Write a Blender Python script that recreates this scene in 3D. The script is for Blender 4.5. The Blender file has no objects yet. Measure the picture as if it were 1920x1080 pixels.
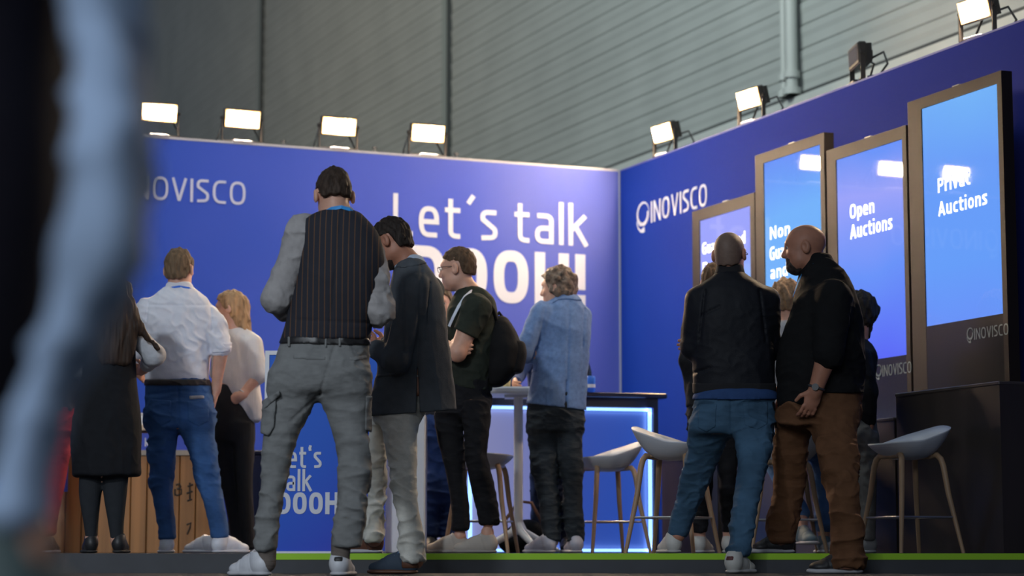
import bpy, math, random
import numpy as np
from mathutils import Vector, Matrix

random.seed(7)
C = bpy.context.scene.collection
SC = bpy.context.scene

# ------------------------------------------------------------------ camera, world, fill lights, exposure
FPX = 4111.0                                   # focal length in pixels of the 1920 px wide frame
HORIZON = 1035.0                               # the lens sits just above the stage floor
TH = math.atan((HORIZON - 540.0) / FPX)
CAMZ = 0.108
cd = bpy.data.cameras.new('camera')
cd.sensor_width = 36.0
cd.lens = FPX / 1920.0 * 36.0
cd.clip_end = 300
cd.dof.use_dof = True
cd.dof.focus_distance = 11.3
cd.dof.aperture_fstop = 2.1
cam = bpy.data.objects.new('camera', cd)
cam.location = (0, 0, CAMZ)
cam.rotation_euler = (math.pi / 2 + TH, 0, 0)
C.objects.link(cam)
SC.camera = cam

w = bpy.data.worlds.new('hall_ambience')
SC.world = w
w.use_nodes = True
w.node_tree.nodes['Background'].inputs[0].default_value = (0.66, 0.80, 1.0, 1)
w.node_tree.nodes['Background'].inputs[1].default_value = 0.13

SC.view_settings.view_transform = 'Standard'
SC.view_settings.look = 'None'
SC.view_settings.gamma = 1.0
SC.view_settings.use_curve_mapping = False
SC.view_settings.exposure = 0.0
SC.cycles.use_denoising = True
SC.cycles.max_bounces = 6
SC.cycles.sample_clamp_indirect = 6.0


def area_light(name, loc, target, size, power, col):
    l = bpy.data.lights.new(name, 'AREA')
    l.shape = 'RECTANGLE'
    l.size, l.size_y = size
    l.energy = power
    l.color = col
    o = bpy.data.objects.new(name, l)
    o.location = loc
    o.rotation_euler = (Vector(target) - Vector(loc)).to_track_quat('-Z', 'Y').to_euler()
    C.objects.link(o)
    return o


# unseen fill lights, added: cool from behind the lens, two washing the hall cladding
area_light('fill_light', (-4.0, -7.0, 5.5), (-1.0, 11, 0.9), (6, 3), 520, (0.82, 0.91, 1.0))
area_light('fill_light', (-3.5, 13.0, 10.5), (2.0, 22, 5.0), (5, 2.5), 500, (0.90, 1.0, 0.98)).data.spread = math.radians(120)
area_light('fill_light', (-11.0, 22.0, 10.0), (-3.0, 33, 6.5), (5, 2.5), 170, (1.0, 0.82, 0.58)).data.spread = math.radians(110)
sp = bpy.data.lights.new('fill_spot', 'SPOT')      # added unseen spot that brightens mainly the left half of the stand
sp.energy, sp.color, sp.spot_size, sp.spot_blend, sp.shadow_soft_size = 4300, (0.84, 0.92, 1.0), math.radians(31), 1.0, 0.6
so_ = bpy.data.objects.new('fill_spot', sp)
so_.location = (-6.5, -5.0, 8.0)
so_.rotation_euler = (Vector((-2.6, 12.6, 0.9)) - Vector(so_.location)).to_track_quat('-Z', 'Y').to_euler()
C.objects.link(so_)

# ------------------------------------------------------------------ geometry helpers
ct, st = math.cos(TH), math.sin(TH)


def P(px, py, D):
    """world point on the ray of a photo pixel at depth D"""
    u, v = (px - 960.0) / FPX, (540.0 - py) / FPX
    d = Vector((u, ct - v * st, st + v * ct))
    t = D / d.y
    return Vector((u * t, D, CAMZ + d.z * t))


PHI = math.radians(22.35)                      # the stand is turned this much against the lens
EX = Vector((math.cos(PHI), math.sin(PHI), 0))     # along the rear wall, to the corner
EY = Vector((-math.sin(PHI), math.cos(PHI), 0))    # along the side wall, away from the lens
DC = 18.0
CORNER = Vector(((1165 - 960) / FPX * DC * 1.0, DC, 0))
A0 = CORNER.dot(EX)
B0 = CORNER.dot(EY)
STAGE = 0.10


def on_plane(px, py, n, dist):
    u, v = (px - 960.0) / FPX, (540.0 - py) / FPX
    d = Vector((u, ct - v * st, st + v * ct))
    o = Vector((0, 0, CAMZ))
    t = (dist - o.dot(n)) / d.dot(n)
    return o + d * t


def ab(a, b, z=0.0):
    return EX * a + EY * b + Vector((0, 0, z))


def mesh_obj(name, verts, faces, m, parent=None, smooth=False):
    me = bpy.data.meshes.new(name)
    me.from_pydata([tuple(v) for v in verts], [], faces)
    if smooth:
        me.polygons.foreach_set('use_smooth', [True] * len(me.polygons))
    me.update()
    o = bpy.data.objects.new(name, me)
    if m is not None:
        me.materials.append(m)
    C.objects.link(o)
    if parent is not None:
        o.parent = parent
    return o


class MB:
    """collects boxes, tubes and prisms for one mesh"""

    def __init__(self):
        self.v, self.f, self.sm = [], [], []

    def add(self, vs, fs, smooth=False):
        n = len(self.v)
        self.v += [Vector(v) for v in vs]
        self.f += [tuple(i + n for i in f) for f in fs]
        self.sm += [smooth] * len(fs)
        return self

    def box(self, lo, hi, bev=0.0, M=None):
        x0, y0, z0 = lo
        x1, y1, z1 = hi
        if bev <= 0:
            vs = [(x0, y0, z0), (x1, y0, z0), (x1, y1, z0), (x0, y1, z0), (x0, y0, z1), (x1, y0, z1), (x1, y1, z1), (x0, y1, z1)]
            fs = [(0, 3, 2, 1), (4, 5, 6, 7), (0, 1, 5, 4), (1, 2, 6, 5), (2, 3, 7, 6), (3, 0, 4, 7)]
        else:
            b = bev
            def ring(z, i):
                return [(x0 + i, y0 + b + i * 0, z), (x0 + b, y0 + i, z), (x1 - b, y0 + i, z), (x1 - i, y0 + b, z),
                        (x1 - i, y1 - b, z), (x1 - b, y1 - i, z), (x0 + b, y1 - i, z), (x0 + i, y1 - b, z)]
            vs = ring(z0, b) + ring(z0 + b, 0) + ring(z1 - b, 0) + ring(z1, b)
            fs = [tuple(range(7, -1, -1)), tuple(range(24, 32))]
            for r in range(3):
                for k in range(8):
                    fs.append((r * 8 + k, r * 8 + (k + 1) % 8, r * 8 + 8 + (k + 1) % 8, r * 8 + 8 + k))
        if M is not None:
            vs = [M @ Vector(v) for v in vs]
        return self.add(vs, fs)

    def tube(self, pts, r, n=10, smooth=True):
        pts = [Vector(p) for p in pts]
        rs = r if isinstance(r, (list, tuple)) else [r] * len(pts)
        vs, fs = [], []
        prev = None
        for i, p in enumerate(pts):
            t = (pts[min(i + 1, len(pts) - 1)] - pts[max(i - 1, 0)]).normalized()
            if prev is None:
                a = t.orthogonal().normalized()
            else:
                a = (prev - t * prev.dot(t)).normalized()
            prev = a
            b = t.cross(a)
            for k in range(n):
                q = 2 * math.pi * k / n
                vs.append(p + (a * math.cos(q) + b * math.sin(q)) * rs[i])
        for i in range(len(pts) - 1):
            for k in range(n):
                fs.append((i * n + k, i * n + (k + 1) % n, (i + 1) * n + (k + 1) % n, (i + 1) * n + k))
        self.add(vs, fs, smooth)
        m = (len(pts) - 1) * n
        self.add(vs[:n], [tuple(range(n - 1, -1, -1))])
        self.add(vs[m:], [tuple(range(n))])
        return self

    def prism(self, poly, d):
        """poly: 3D points of one flat face, pushed along d"""
        poly = [Vector(p) for p in poly]
        n = len(poly)
        vs = poly + [p + d for p in poly]
        fs = [tuple(range(n)), tuple(range(2 * n - 1, n - 1, -1))]
        for k in range(n):
            fs.append((k, n + k, n + (k + 1) % n, (k + 1) % n))
        return self.add(vs, fs)

    def build(self, name, m, parent=None, loc=None):
        off = Vector(loc) if loc is not None else Vector((0, 0, 0))
        o = mesh_obj(name, [v - off for v in self.v], self.f, m, parent)
        o.data.polygons.foreach_set('use_smooth', self.sm)
        import bmesh
        bm = bmesh.new()
        bm.from_mesh(o.data)
        bmesh.ops.recalc_face_normals(bm, faces=bm.faces)
        bm.to_mesh(o.data)
        bm.free()
        if loc is not None:
            o.location = off
        return o


def tag(o, label, cat, group=None):
    o['label'] = label
    o['category'] = cat
    if group:
        o['group'] = group
    return o


def empty(name, loc, label=None, cat=None, group=None, rz=0.0):
    o = bpy.data.objects.new(name, None)
    o.empty_display_size = 0.1
    o.location = loc
    o.rotation_euler = (0, 0, rz)
    C.objects.link(o)
    if label:
        tag(o, label, cat, group)
    return o


def structure(o):
    o['kind'] = 'structure'
    return o


def copy_tree(o, parent=None):
    c = o.copy()
    C.objects.link(c)
    if parent is not None:
        c.parent = parent
    for ch in list(o.children):
        copy_tree(ch, c)
    return c


# ------------------------------------------------------------------ materials
MATS = {}


def mat(name, col, rough=0.6, var=0.0, vscale=8.0, bump=0.0, bscale=60.0, stretch=(1, 1, 1), metal=0.0, spec=0.5,
        emit=None, estr=0.0, sheen=0.0, fold=0.0, fscale=9.0, fstretch=(1, 1, 1), coat=0.0):
    if name in MATS:
        return MATS[name]
    m = bpy.data.materials.new(name)
    m.use_nodes = True
    nt = m.node_tree
    b = nt.nodes['Principled BSDF']
    b.inputs['Base Color'].default_value = (*col, 1)
    b.inputs['Roughness'].default_value = rough
    b.inputs['Metallic'].default_value = metal
    b.inputs['Specular IOR Level'].default_value = spec
    if sheen:
        b.inputs['Sheen Weight'].default_value = sheen
    if coat:
        b.inputs['Coat Weight'].default_value = coat
    if emit:
        b.inputs['Emission Color'].default_value = (*emit, 1)
        b.inputs['Emission Strength'].default_value = estr
    tc = nt.nodes.new('ShaderNodeTexCoord')

    def noise(scale, st_, detail=3.0):
        mp = nt.nodes.new('ShaderNodeMapping')
        mp.inputs['Scale'].default_value = st_
        nt.links.new(tc.outputs['Object'], mp.inputs['Vector'])
        n = nt.nodes.new('ShaderNodeTexNoise')
        n.inputs['Scale'].default_value = scale
        n.inputs['Detail'].default_value = detail
        nt.links.new(mp.outputs['Vector'], n.inputs['Vector'])
        return n
    if var:
        n = noise(vscale, stretch)
        r = nt.nodes.new('ShaderNodeMapRange')
        r.inputs['From Min'].default_value = 0.3
        r.inputs['From Max'].default_value = 0.7
        r.inputs['To Min'].default_value = 1 - var
        r.inputs['To Max'].default_value = 1 + var
        nt.links.new(n.outputs['Fac'], r.inputs['Value'])
        h = nt.nodes.new('ShaderNodeHueSaturation')
        h.inputs['Color'].default_value = (*col, 1)
        nt.links.new(r.outputs['Result'], h.inputs['Value'])
        nt.links.new(h.outputs['Color'], b.inputs['Base Color'])
    last = None
    if fold:
        n = noise(fscale, fstretch, 2.0)
        bp = nt.nodes.new('ShaderNodeBump')
        bp.inputs['Strength'].default_value = fold
        bp.inputs['Distance'].default_value = 0.03
        nt.links.new(n.outputs['Fac'], bp.inputs['Height'])
        last = bp
    if bump:
        n = noise(bscale, stretch)
        bp = nt.nodes.new('ShaderNodeBump')
        bp.inputs['Strength'].default_value = bump
        bp.inputs['Distance'].default_value = 0.004
        nt.links.new(n.outputs['Fac'], bp.inputs['Height'])
        if last:
            nt.links.new(last.outputs['Normal'], bp.inputs['Normal'])
        last = bp
    if last:
        nt.links.new(last.outputs['Normal'], b.inputs['Normal'])
    MATS[name] = m
    return m


def gradient_mat(name, axis_from, axis_to, stops, rough=0.5, estr=0.0, spec=0.5, coat=0.0):
    """printed / displayed colour ramp between two points given in the object's own space"""
    m = bpy.data.materials.new(name)
    m.use_nodes = True
    nt = m.node_tree
    b = nt.nodes['Principled BSDF']
    b.inputs['Roughness'].default_value = rough
    b.inputs['Specular IOR Level'].default_value = spec
    b.inputs['Coat Weight'].default_value = coat
    b.inputs['Coat Roughness'].default_value = 0.03
    tc = nt.nodes.new('ShaderNodeTexCoord')
    a, z = Vector(axis_from), Vector(axis_to)
    d = z - a
    dot = nt.nodes.new('ShaderNodeVectorMath')
    dot.operation = 'DOT_PRODUCT'
    sub = nt.nodes.new('ShaderNodeVectorMath')
    sub.operation = 'SUBTRACT'
    sub.inputs[1].default_value = a
    nt.links.new(tc.outputs['Object'], sub.inputs[0])
    nt.links.new(sub.outputs['Vector'], dot.inputs[0])
    dot.inputs[1].default_value = d / d.length_squared
    n = nt.nodes.new('ShaderNodeTexNoise')
    n.inputs['Scale'].default_value = 1.1
    n.inputs['Detail'].default_value = 1.0
    nt.links.new(tc.outputs['Object'], n.inputs['Vector'])
    ad = nt.nodes.new('ShaderNodeMath')
    ad.operation = 'MULTIPLY_ADD'
    ad.inputs[1].default_value = 0.30
    nt.links.new(n.outputs['Fac'], ad.inputs[0])
    nt.links.new(dot.outputs['Value'], ad.inputs[2])
    s2 = nt.nodes.new('ShaderNodeMath')
    s2.operation = 'SUBTRACT'
    s2.inputs[1].default_value = 0.15
    nt.links.new(ad.outputs[0], s2.inputs[0])
    cr = nt.nodes.new('ShaderNodeValToRGB')
    el = cr.color_ramp.elements
    el[0].position, el[0].color = stops[0][0], (*stops[0][1], 1)
    el[1].position, el[1].color = stops[-1][0], (*stops[-1][1], 1)
    for p_, c_ in stops[1:-1]:
        e = el.new(p_)
        e.color = (*c_, 1)
    nt.links.new(s2.outputs[0], cr.inputs['Fac'])
    if estr:
        b.inputs['Base Color'].default_value = (0.01, 0.01, 0.012, 1)
        nt.links.new(cr.outputs['Color'], b.inputs['Emission Color'])
        b.inputs['Emission Strength'].default_value = estr
    else:
        nt.links.new(cr.outputs['Color'], b.inputs['Base Color'])
    return m


# ------------------------------------------------------------------ lettering: an own stroked sans alphabet with squarish round bowls
def bow(cx, cy, rx, ry, a0, a1, n=22, e=2.6):
    out = []
    for i in range(n + 1):
        a = math.radians(a0 + (a1 - a0) * i / n)
        c, s = math.cos(a), math.sin(a)
        out.append((cx + rx * math.copysign(abs(c) ** (2 / e), c), cy + ry * math.copysign(abs(s) ** (2 / e), s)))
    return out


def glyph(ch, w):
    """centre lines of the strokes and the advance; cap height 1, stroke width w"""
    h = w / 2
    X = 0.74                                     # x-height
    o = lambda W, H: bow(W / 2, H / 2, W / 2 - h, H / 2 - h, 0, 360, 44)
    if ch == 'I':
        return [[(h, 0), (h, 1)]], w
    if ch == 'l':
        return [[(h, 0), (h, 1.04)]], w
    if ch == '!':
        return [[(h, 0.32), (h, 1)], [(h, 0), (h, w * 1.05)]], w
    if ch == 'i':
        return [[(h, 0), (h, X)], [(h, 0.88), (h, 0.88 + w * 0.9)]], w
    if ch == '.':
        return [[(h, 0), (h, w)]], w
    if ch == '\u00b4':
        return [[(h, 0.86), (0.20, 1.06)]], 0.24
    if ch == '\u2018':
        return [[(0.10, 0.78), (h, 0.90), (0.12, 1.02)]], 0.18
    if ch == ' ':
        return [], 0.16
    if ch == 'N':
        return [[(h, 0), (h, 1)], [(h * 1.1, 1 - h * 0.6), (0.66 - h * 1.1, h * 0.6)], [(0.66 - h, 0), (0.66 - h, 1)]], 0.66
    if ch == 'O':
        return [o(0.68, 1)], 0.68
    if ch == 'V':
        return [[(h * 0.8, 1), (0.32, h * 0.3)], [(0.32, h * 0.3), (0.64 - h * 0.8, 1)]], 0.64
    if ch == 'S':
        return [[(0.50, 1 - h)] + bow(0.26, 0.75, 0.26 - h, 0.25 - h, 90, 200, 10) + bow(0.26, 0.27, 0.27 - h, 0.25 - h, 40, -90, 10)[0:] + [(0.03, h)]], 0.54
    if ch == 'C':
        return [[(0.56, 1 - h)] + bow(0.36, 0.5, 0.36 - h, 0.5 - h, 90, 270, 24) + [(0.56, h)]], 0.58
    if ch == 'L':
        return [[(h, 1), (h, h), (0.50, h)]], 0.52
    if ch == 'D':
        return [[(h, h), (h, 1 - h), (0.30, 1 - h)] + bow(0.30, 0.5, 0.38 - h, 0.5 - h, 90, -90, 24) + [(h, h)]], 0.68
    if ch == 'H':
        return [[(h, 0), (h, 1)], [(h, 0.52), (0.68 - h, 0.52)], [(0.68 - h, 0), (0.68 - h, 1)]], 0.68
    if ch == 'P':
        return [[(h, 0), (h, 1 - h), (0.28, 1 - h)] + bow(0.28, 0.70, 0.28 - h, 0.30 - h, 90, -90, 16) + [(h, 0.40 + h)]], 0.56
    if ch == 'A':
        return [[(h * 0.7, 0), (0.33, 1 - h * 0.3)], [(0.33, 1 - h * 0.3), (0.66 - h * 0.7, 0)], [(0.15, 0.28), (0.51, 0.28)]], 0.66
    if ch == 'G':
        return [[(0.58, 1 - h)] + bow(0.36, 0.5, 0.36 - h, 0.5 - h, 90, 270, 24) + [(0.60 - h, h), (0.60 - h, 0.5), (0.38, 0.5)]], 0.62
    if ch == 'e':
        return [[(h, X * 0.5), (0.52 - h, X * 0.5)] + bow(0.26, X / 2, 0.26 - h, X / 2 - h, 20, 270, 30) + [(0.47, h)]], 0.53
    if ch == 't':
        return [[(0.15, 0.95), (0.15, 0.20)] + bow(0.33, 0.20, 0.18, 0.20 - h, 180, 270, 8) + [(0.40, h)], [(0.0, X - h), (0.40, X - h)]], 0.41
    if ch == 's':
        return [[(0.42, X - h)] + bow(0.22, X * 0.755, 0.22 - h, X * 0.245 - h, 90, 200, 9) + bow(0.22, X * 0.27, 0.23 - h, X * 0.255 - h, 40, -90, 9) + [(0.03, h)]], 0.46
    if ch == 'a':
        return [[(0.06, X - h), (0.24, X - h)] + bow(0.26, X - 0.2, 0.24 - h, 0.2 - h, 90, 0, 8) + [(0.50 - h, h), (0.24, h)] + bow(0.24, 0.22, 0.24 - h, 0.22 - h, 270, 90, 14) + [(0.50 - h, 0.44 - h)]], 0.51
    if ch == 'k':
        return [[(h, 0), (h, 1.04)], [(h, 0.36), (0.46, X)], [(0.19, 0.46), (0.49, 0)]], 0.51
    if ch == 'r':
        return [[(h, 0), (h, X)], [(h, 0.48)] + bow(0.30, 0.46, 0.30 - h, X - 0.46 - h, 180, 90, 8) + [(0.36, X - h)]], 0.36
    if ch == 'v':
        return [[(h * 0.7, X), (0.25, h * 0.3)], [(0.25, h * 0.3), (0.50 - h * 0.7, X)]], 0.50
    if ch == 'u':
        return [[(h, X)] + bow(0.26, 0.24, 0.26 - h, 0.24 - h, 180, 270, 8) + [(0.34, h), (0.52 - h, 0.12)], [(0.52 - h, 0), (0.52 - h, X)]], 0.52
    if ch == 'n':
        return [[(h, 0), (h, X)], [(h, X - 0.16)] + bow(0.28, X - 0.24, 0.24 - h, 0.24 - h, 120, 0, 10) + [(0.52 - h, 0)]], 0.52
    if ch == 'c':
        return [[(0.42, X - h)] + bow(0.28, X / 2, 0.28 - h, X / 2 - h, 90, 270, 20) + [(0.42, h)]], 0.44
    if ch == 'o':
        return [o(0.54, X)], 0.54
    if ch == 'd':
        return [[(0.52 - h, 1.04), (0.52 - h, 0)], o(0.52, X)], 0.52
    if ch == 'p':
        return [[(h, X), (h, -0.24)], o(0.52, X)], 0.52
    if ch == 'b':
        return [[(h, 1.04), (h, 0)], o(0.52, X)], 0.52
    return [], 0.3


def lettering(txt, left, right, up, height, m, parent, weight=0.15, space=1.0, depth=0.003, name='lettering', **kw):
    """left / right: world points of the baseline's ends; height: cap height in m; weight: stroke width"""
    left, right, up = Vector(left), Vector(right), Vector(up)
    gap = 0.13 * space
    strokes, x = [], 0.0
    for ch in txt:
        st_, adv = glyph(ch, weight)
        strokes += [[(px + x, py) for px, py in s] for s in st_]
        x += adv + gap
    x -= gap
    dx = (right - left) / x
    dy = up * height
    nrm = dx.cross(up).normalized() * depth
    off = parent.matrix_world.translation.copy()
    mb = MB()
    asp = dx.length / height                      # keep stroke widths even after the fit
    for strokes_i, s in enumerate(strokes):
        strokes_i = strokes_i % 5
        s = [p for i, p in enumerate(s) if i == 0 or (abs(p[0] - s[i - 1][0]) + abs(p[1] - s[i - 1][1])) > 1e-4]
        q = [Vector((px * asp, py)) for px, py in s]
        n = len(q)
        closed = n > 4 and (q[0] - q[-1]).length < 1e-3
        if closed:
            q = q[:-1]
            n -= 1
        Lf, Rt = [], []
        wh = weight / 2 * (0.5 + 0.5 * min(1.0, asp))
        for i in range(n):
            a = q[i] - q[i - 1] if (i > 0 or closed) else None
            b = q[(i + 1) % n] - q[i] if (i < n - 1 or closed) else None
            if a is None:
                a = b
            if b is None:
                b = a
            a, b = a.normalized(), b.normalized()
            na, nb = Vector((-a.y, a.x)), Vector((-b.y, b.x))
            mt = (na + nb)
            mt = na if mt.length < 1e-4 else mt.normalized()
            k = wh / max(0.45, mt.dot(na))
            Lf.append(q[i] + mt * k)
            Rt.append(q[i] - mt * k)
        for i in range(n if closed else n - 1):
            j = (i + 1) % n
            quad = [Lf[i], Rt[i], Rt[j], Lf[j]]
            mb.prism([left + dx * (v.x / asp) + dy * v.y - off for v in quad], nrm * (1 + 0.12 * strokes_i + 0.015 * (i % 2)))
    return mb.build(name, m, parent)
# ------------------------------------------------------------------ the setting
M_floor = mat('dark_hall_floor', (0.018, 0.020, 0.024), 0.85, var=0.25, vscale=3.0)
M_stage = mat('dark_stage_carpet', (0.05, 0.055, 0.07), 0.85, var=0.15, vscale=20)
M_fascia = mat('charcoal_fascia', (0.035, 0.038, 0.047), 0.6, var=0.15, vscale=5)
M_green = mat('lime_edge_strip', (0.30, 0.58, 0.01), 0.6)
M_white_trim = mat('white_panel_edge', (0.42, 0.42, 0.47), 0.5)
M_letter = mat('white_lettering', (0.66, 0.67, 0.74), 0.6)
M_letter2 = mat('pale_lettering', (0.50, 0.52, 0.66), 0.6)
M_hall = mat('grey_green_cladding', (0.36, 0.385, 0.37), 0.5, var=0.07, vscale=1.2)
M_hallpipe = mat('pale_grey_paint', (0.42, 0.45, 0.43), 0.45)
M_seam = mat('dark_seam', (0.05, 0.055, 0.055), 0.7)

structure(MB().box((-14, -3, -0.05), (22, 70, 0.0)).build('floor', M_floor))

EDGE = 11.33                                   # the stage's front edge runs square to the lens
st_b = MB().box((-6, EDGE + 0.012, 0.0), (8.5, 21.5, STAGE)).build('floor_stage', M_stage)
structure(st_b)
structure(MB().box((-6, EDGE, 0.0), (8.5, EDGE + 0.012, STAGE - 0.031)).build('trim_1', M_fascia))
gx0 = P(488, 1040, EDGE).x
structure(MB().box((gx0, EDGE - 0.004, STAGE - 0.031), (8.5, EDGE + 0.012, STAGE + 0.001)).build('trim_2', M_green))
structure(MB().box((-6, EDGE, STAGE - 0.031), (gx0, EDGE + 0.012, STAGE)).build('trim_3', M_fascia))

WT = 0.09                                      # booth wall thickness
WTOP = P(1165, 322, DC).z
bL = -8.2
WLEFT = A0 - 9.5


def ab_box(a0, a1, b0, b1, z0, z1, bev=0.0):
    M = Matrix(((EX.x, EY.x, 0, 0), (EX.y, EY.y, 0, 0), (0, 0, 1, 0), (0, 0, 0, 1)))
    return MB().box((a0, b0, z0), (a1, b1, z1), bev, M)


def add_ab_box(mb, a0, a1, b0, b1, z0, z1, bev=0.0):
    M = Matrix(((EX.x, EY.x, 0, 0), (EX.y, EY.y, 0, 0), (0, 0, 1, 0), (0, 0, 0, 1)))
    return mb.box((a0, b0, z0), (a1, b1, z1), bev, M)


# printed fabric of the rear wall: royal blue to violet across its width
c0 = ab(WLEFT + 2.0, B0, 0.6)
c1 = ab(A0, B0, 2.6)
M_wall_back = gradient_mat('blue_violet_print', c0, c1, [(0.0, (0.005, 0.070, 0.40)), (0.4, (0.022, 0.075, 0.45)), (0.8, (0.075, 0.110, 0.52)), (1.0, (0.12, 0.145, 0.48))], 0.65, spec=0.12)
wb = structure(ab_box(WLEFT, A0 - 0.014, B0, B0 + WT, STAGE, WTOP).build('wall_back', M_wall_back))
c0 = ab(A0, B0, 0.4)
c1 = ab(A0, B0 - 3.5, 2.6)
M_wall_right = gradient_mat('deep_blue_print', c0, c1, [(0.0, (0.006, 0.042, 0.31)), (0.5, (0.013, 0.034, 0.27)), (1.0, (0.014, 0.028, 0.24))], 0.7, spec=0.06)
wr = structure(ab_box(A0, A0 + WT, B0 - 8.5, B0 + WT, STAGE, WTOP).build('wall_right', M_wall_right))
structure(ab_box(WLEFT, A0 - 0.014, B0 - 0.004, B0 + WT + 0.004, WTOP, WTOP + 0.018).build('trim_4', M_white_trim))
structure(ab_box(A0 - 0.002, A0 + WT + 0.004, B0 - 8.5, B0 + WT, WTOP, WTOP + 0.012).build('trim_5', mat('blue_panel_edge', (0.12, 0.13, 0.4), 0.5)))
structure(ab_box(A0 - 0.014, A0 - 0.001, B0 - 0.010, B0 + 0.02, STAGE, WTOP + 0.01).build('trim_6', M_white_trim))

# ---- hall's own cladding behind, horizontal ribs, parallel to the side wall
AH = A0 + 2.0
HB0, HB1 = B0 - 14.0, B0 + 52.0
ledge_z = on_plane(1376, 228, EX, AH).z
pitch, hz = 0.215, []
mbv, mbf = [], []
z = ledge_z
prof = []
while z < 21.0:
    prof += [(0.0, z), (0.0, z + pitch * 0.40), (-0.008, z + pitch * 0.62), (-0.008, z + pitch * 0.87), (0.012, z + pitch * 0.90), (0.012, z + pitch * 0.93)]
    z += pitch
prof.append((0.0, z))
for (da, zz) in prof:
    mbv.append(ab(AH + da, HB0, zz))
    mbv.append(ab(AH + da, HB1, zz))
for i in range(len(prof) - 1):
    mbf.append((2 * i, 2 * i + 1, 2 * i + 3, 2 * i + 2))
structure(mesh_obj('wall_hall', mbv, mbf, M_hall))
M_plinth = mat('pale_hall_plinth', (0.50, 0.53, 0.50), 0.6, var=0.08, vscale=2)
structure(ab_box(AH - 0.10, AH + 0.25, HB0, HB1, 0.0, ledge_z - 0.03).build('wall_hall_base', M_plinth))
structure(ab_box(AH - 0.02, AH + 0.2, HB0, HB1, ledge_z - 0.03, ledge_z + 0.03).build('trim_7', M_seam))
# vertical joints in the cladding
for i, (px, wd) in enumerate(((840, 0.09), (490, 0.10), (1450, 0.0))):
    if wd == 0:
        continue
    p = on_plane(px, 150, EX, AH)
    b = p.dot(EY)
    o = ab_box(AH - 0.05, AH + 0.05, b - wd, b + wd, ledge_z, 21).build('trim_%d' % (8 + 2 * i), mat('cladding_joint', (0.27, 0.31, 0.295), 0.5))
    structure(o)
    structure(ab_box(AH - 0.055, AH + 0.05, b - wd - 0.05, b - wd, ledge_z, 21).build('trim_%d' % (9 + 2 * i), M_seam))
# two pale pipes down the cladding
for k, (px, r, lab) in enumerate(((1470, 0.035, 'slim pale conduit running down the ribbed hall wall, left one of the pair'),
                                  (1484, 0.055, 'thicker pale pipe running down the ribbed hall wall, right one of the pair'))):
    p = on_plane(px, 100, EX, AH - 0.1)
    t = empty('wall_pipe', (p.x, p.y, ledge_z), lab, 'pipe', 'pipes on the hall wall')
    MB().tube([(0, 0, 0), (0, 0, 12)], r, 12).build('pipe', M_hallpipe, t)
    for q in range(6):
        MB().tube([(0, 0, 0.15 + q * 1.9), (0, 0, 0.21 + q * 1.9)], r + 0.018, 12).build('bracket', M_hallpipe, t)
    MB().tube([(0, 0, 0), (0, 0, 0.06)], r + 0.03, 12).build('pipe_foot', M_hallpipe, t)

# ---- lettering on the walls
up = Vector((0, 0, 1))


def wb_at(px, py):
    return on_plane(px, py, EY, B0 - 0.001)


def wr_at(px, py):
    return on_plane(px, py, EX, A0 - 0.001)


def text_on(at, txt, l, r, capl, m, parent, weight=0.14, space=1.0):
    L, R = at(*l), at(*r)
    h = at(l[0], l[1] - capl).z - L.z
    R.z = L.z
    return lettering(txt, L, R, up, h, m, parent, weight, space)


text_on(wb_at, 'Let\u00b4s talk', (737, 441), (1101, 463), 79, M_letter, wb, 0.118, 1.1)
text_on(wb_at, 'DOOH!', (767, 560), (1098, 583), 101, M_letter, wb, 0.21, 0.9)
text_on(wb_at, 'INOVISCO', (236, 371), (460, 386), 44, M_letter2, wb, 0.115, 1.15)


def swoosh_logo(at, l, r, top, bot, m, parent):
    """thin crescent ring with a heavier inner bowl and a short tail, drawn in a unit square and set on the wall"""
    L, R = at(l, bot), at(r, bot)
    T = at(l, top)
    dx = (R - L)
    dx.z = 0
    dz = Vector((0, 0, T.z - L.z))
    off = parent.location.copy()
    nrm = dx.cross(dz).normalized() * 0.003

    def strip(cx, cy, rx, ry, a0, a1, w0, w1, w2):
        n = 26
        vo, vi = [], []
        for i in range(n + 1):
            t = i / n
            a = math.radians(a0 + (a1 - a0) * t)
            wv = (w0 * (1 - t) ** 2 + 2 * w1 * t * (1 - t) + w2 * t * t)
            vo.append((cx + (rx + wv / 2) * math.cos(a), cy + (ry + wv / 2) * math.sin(a)))
            vi.append((cx + (rx - wv / 2) * math.cos(a), cy + (ry - wv / 2) * math.sin(a)))
        return vo + vi[::-1]
    mb = MB()

    def put(poly):
        n = len(poly) // 2
        for i in range(n - 1):
            q = [poly[i], poly[i + 1], poly[-2 - i], poly[-1 - i]]
            mb.prism([L + dx * x + dz * y - off for x, y in q], nrm)
    put(strip(0.55, 0.62, 0.43, 0.37, 10, 250, 0.02, 0.10, 0.12))     # thin outer ring
    put(strip(0.55, 0.60, 0.36, 0.33, 200, 372, 0.03, 0.17, 0.13))    # heavy lower bowl
    # tail
    tail = [(0.08, 0.42), (0.16, 0.22), (0.36, 0.10), (0.62, 0.18), (0.66, 0.02), (0.56, -0.02), (0.34, 0.02), (0.14, 0.18), (0.06, 0.34), (0.05, 0.42)]
    for i in range(4):
        q = [tail[i], tail[i + 1], tail[8 - i], tail[9 - i]]
        mb.prism([L + dx * x + dz * y - off for x, y in q], nrm)
    return mb.build('logo', m, parent)


swoosh_logo(wr_at, 1193, 1218, 384, 440, M_letter, wr)
swoosh_logo(wb_at, 190, 226, 322, 384, M_letter2, wb)
text_on(wr_at, 'INOVISCO', (1221, 418), (1326, 385), 40, M_letter, wr, 0.125, 1.15)

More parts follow.
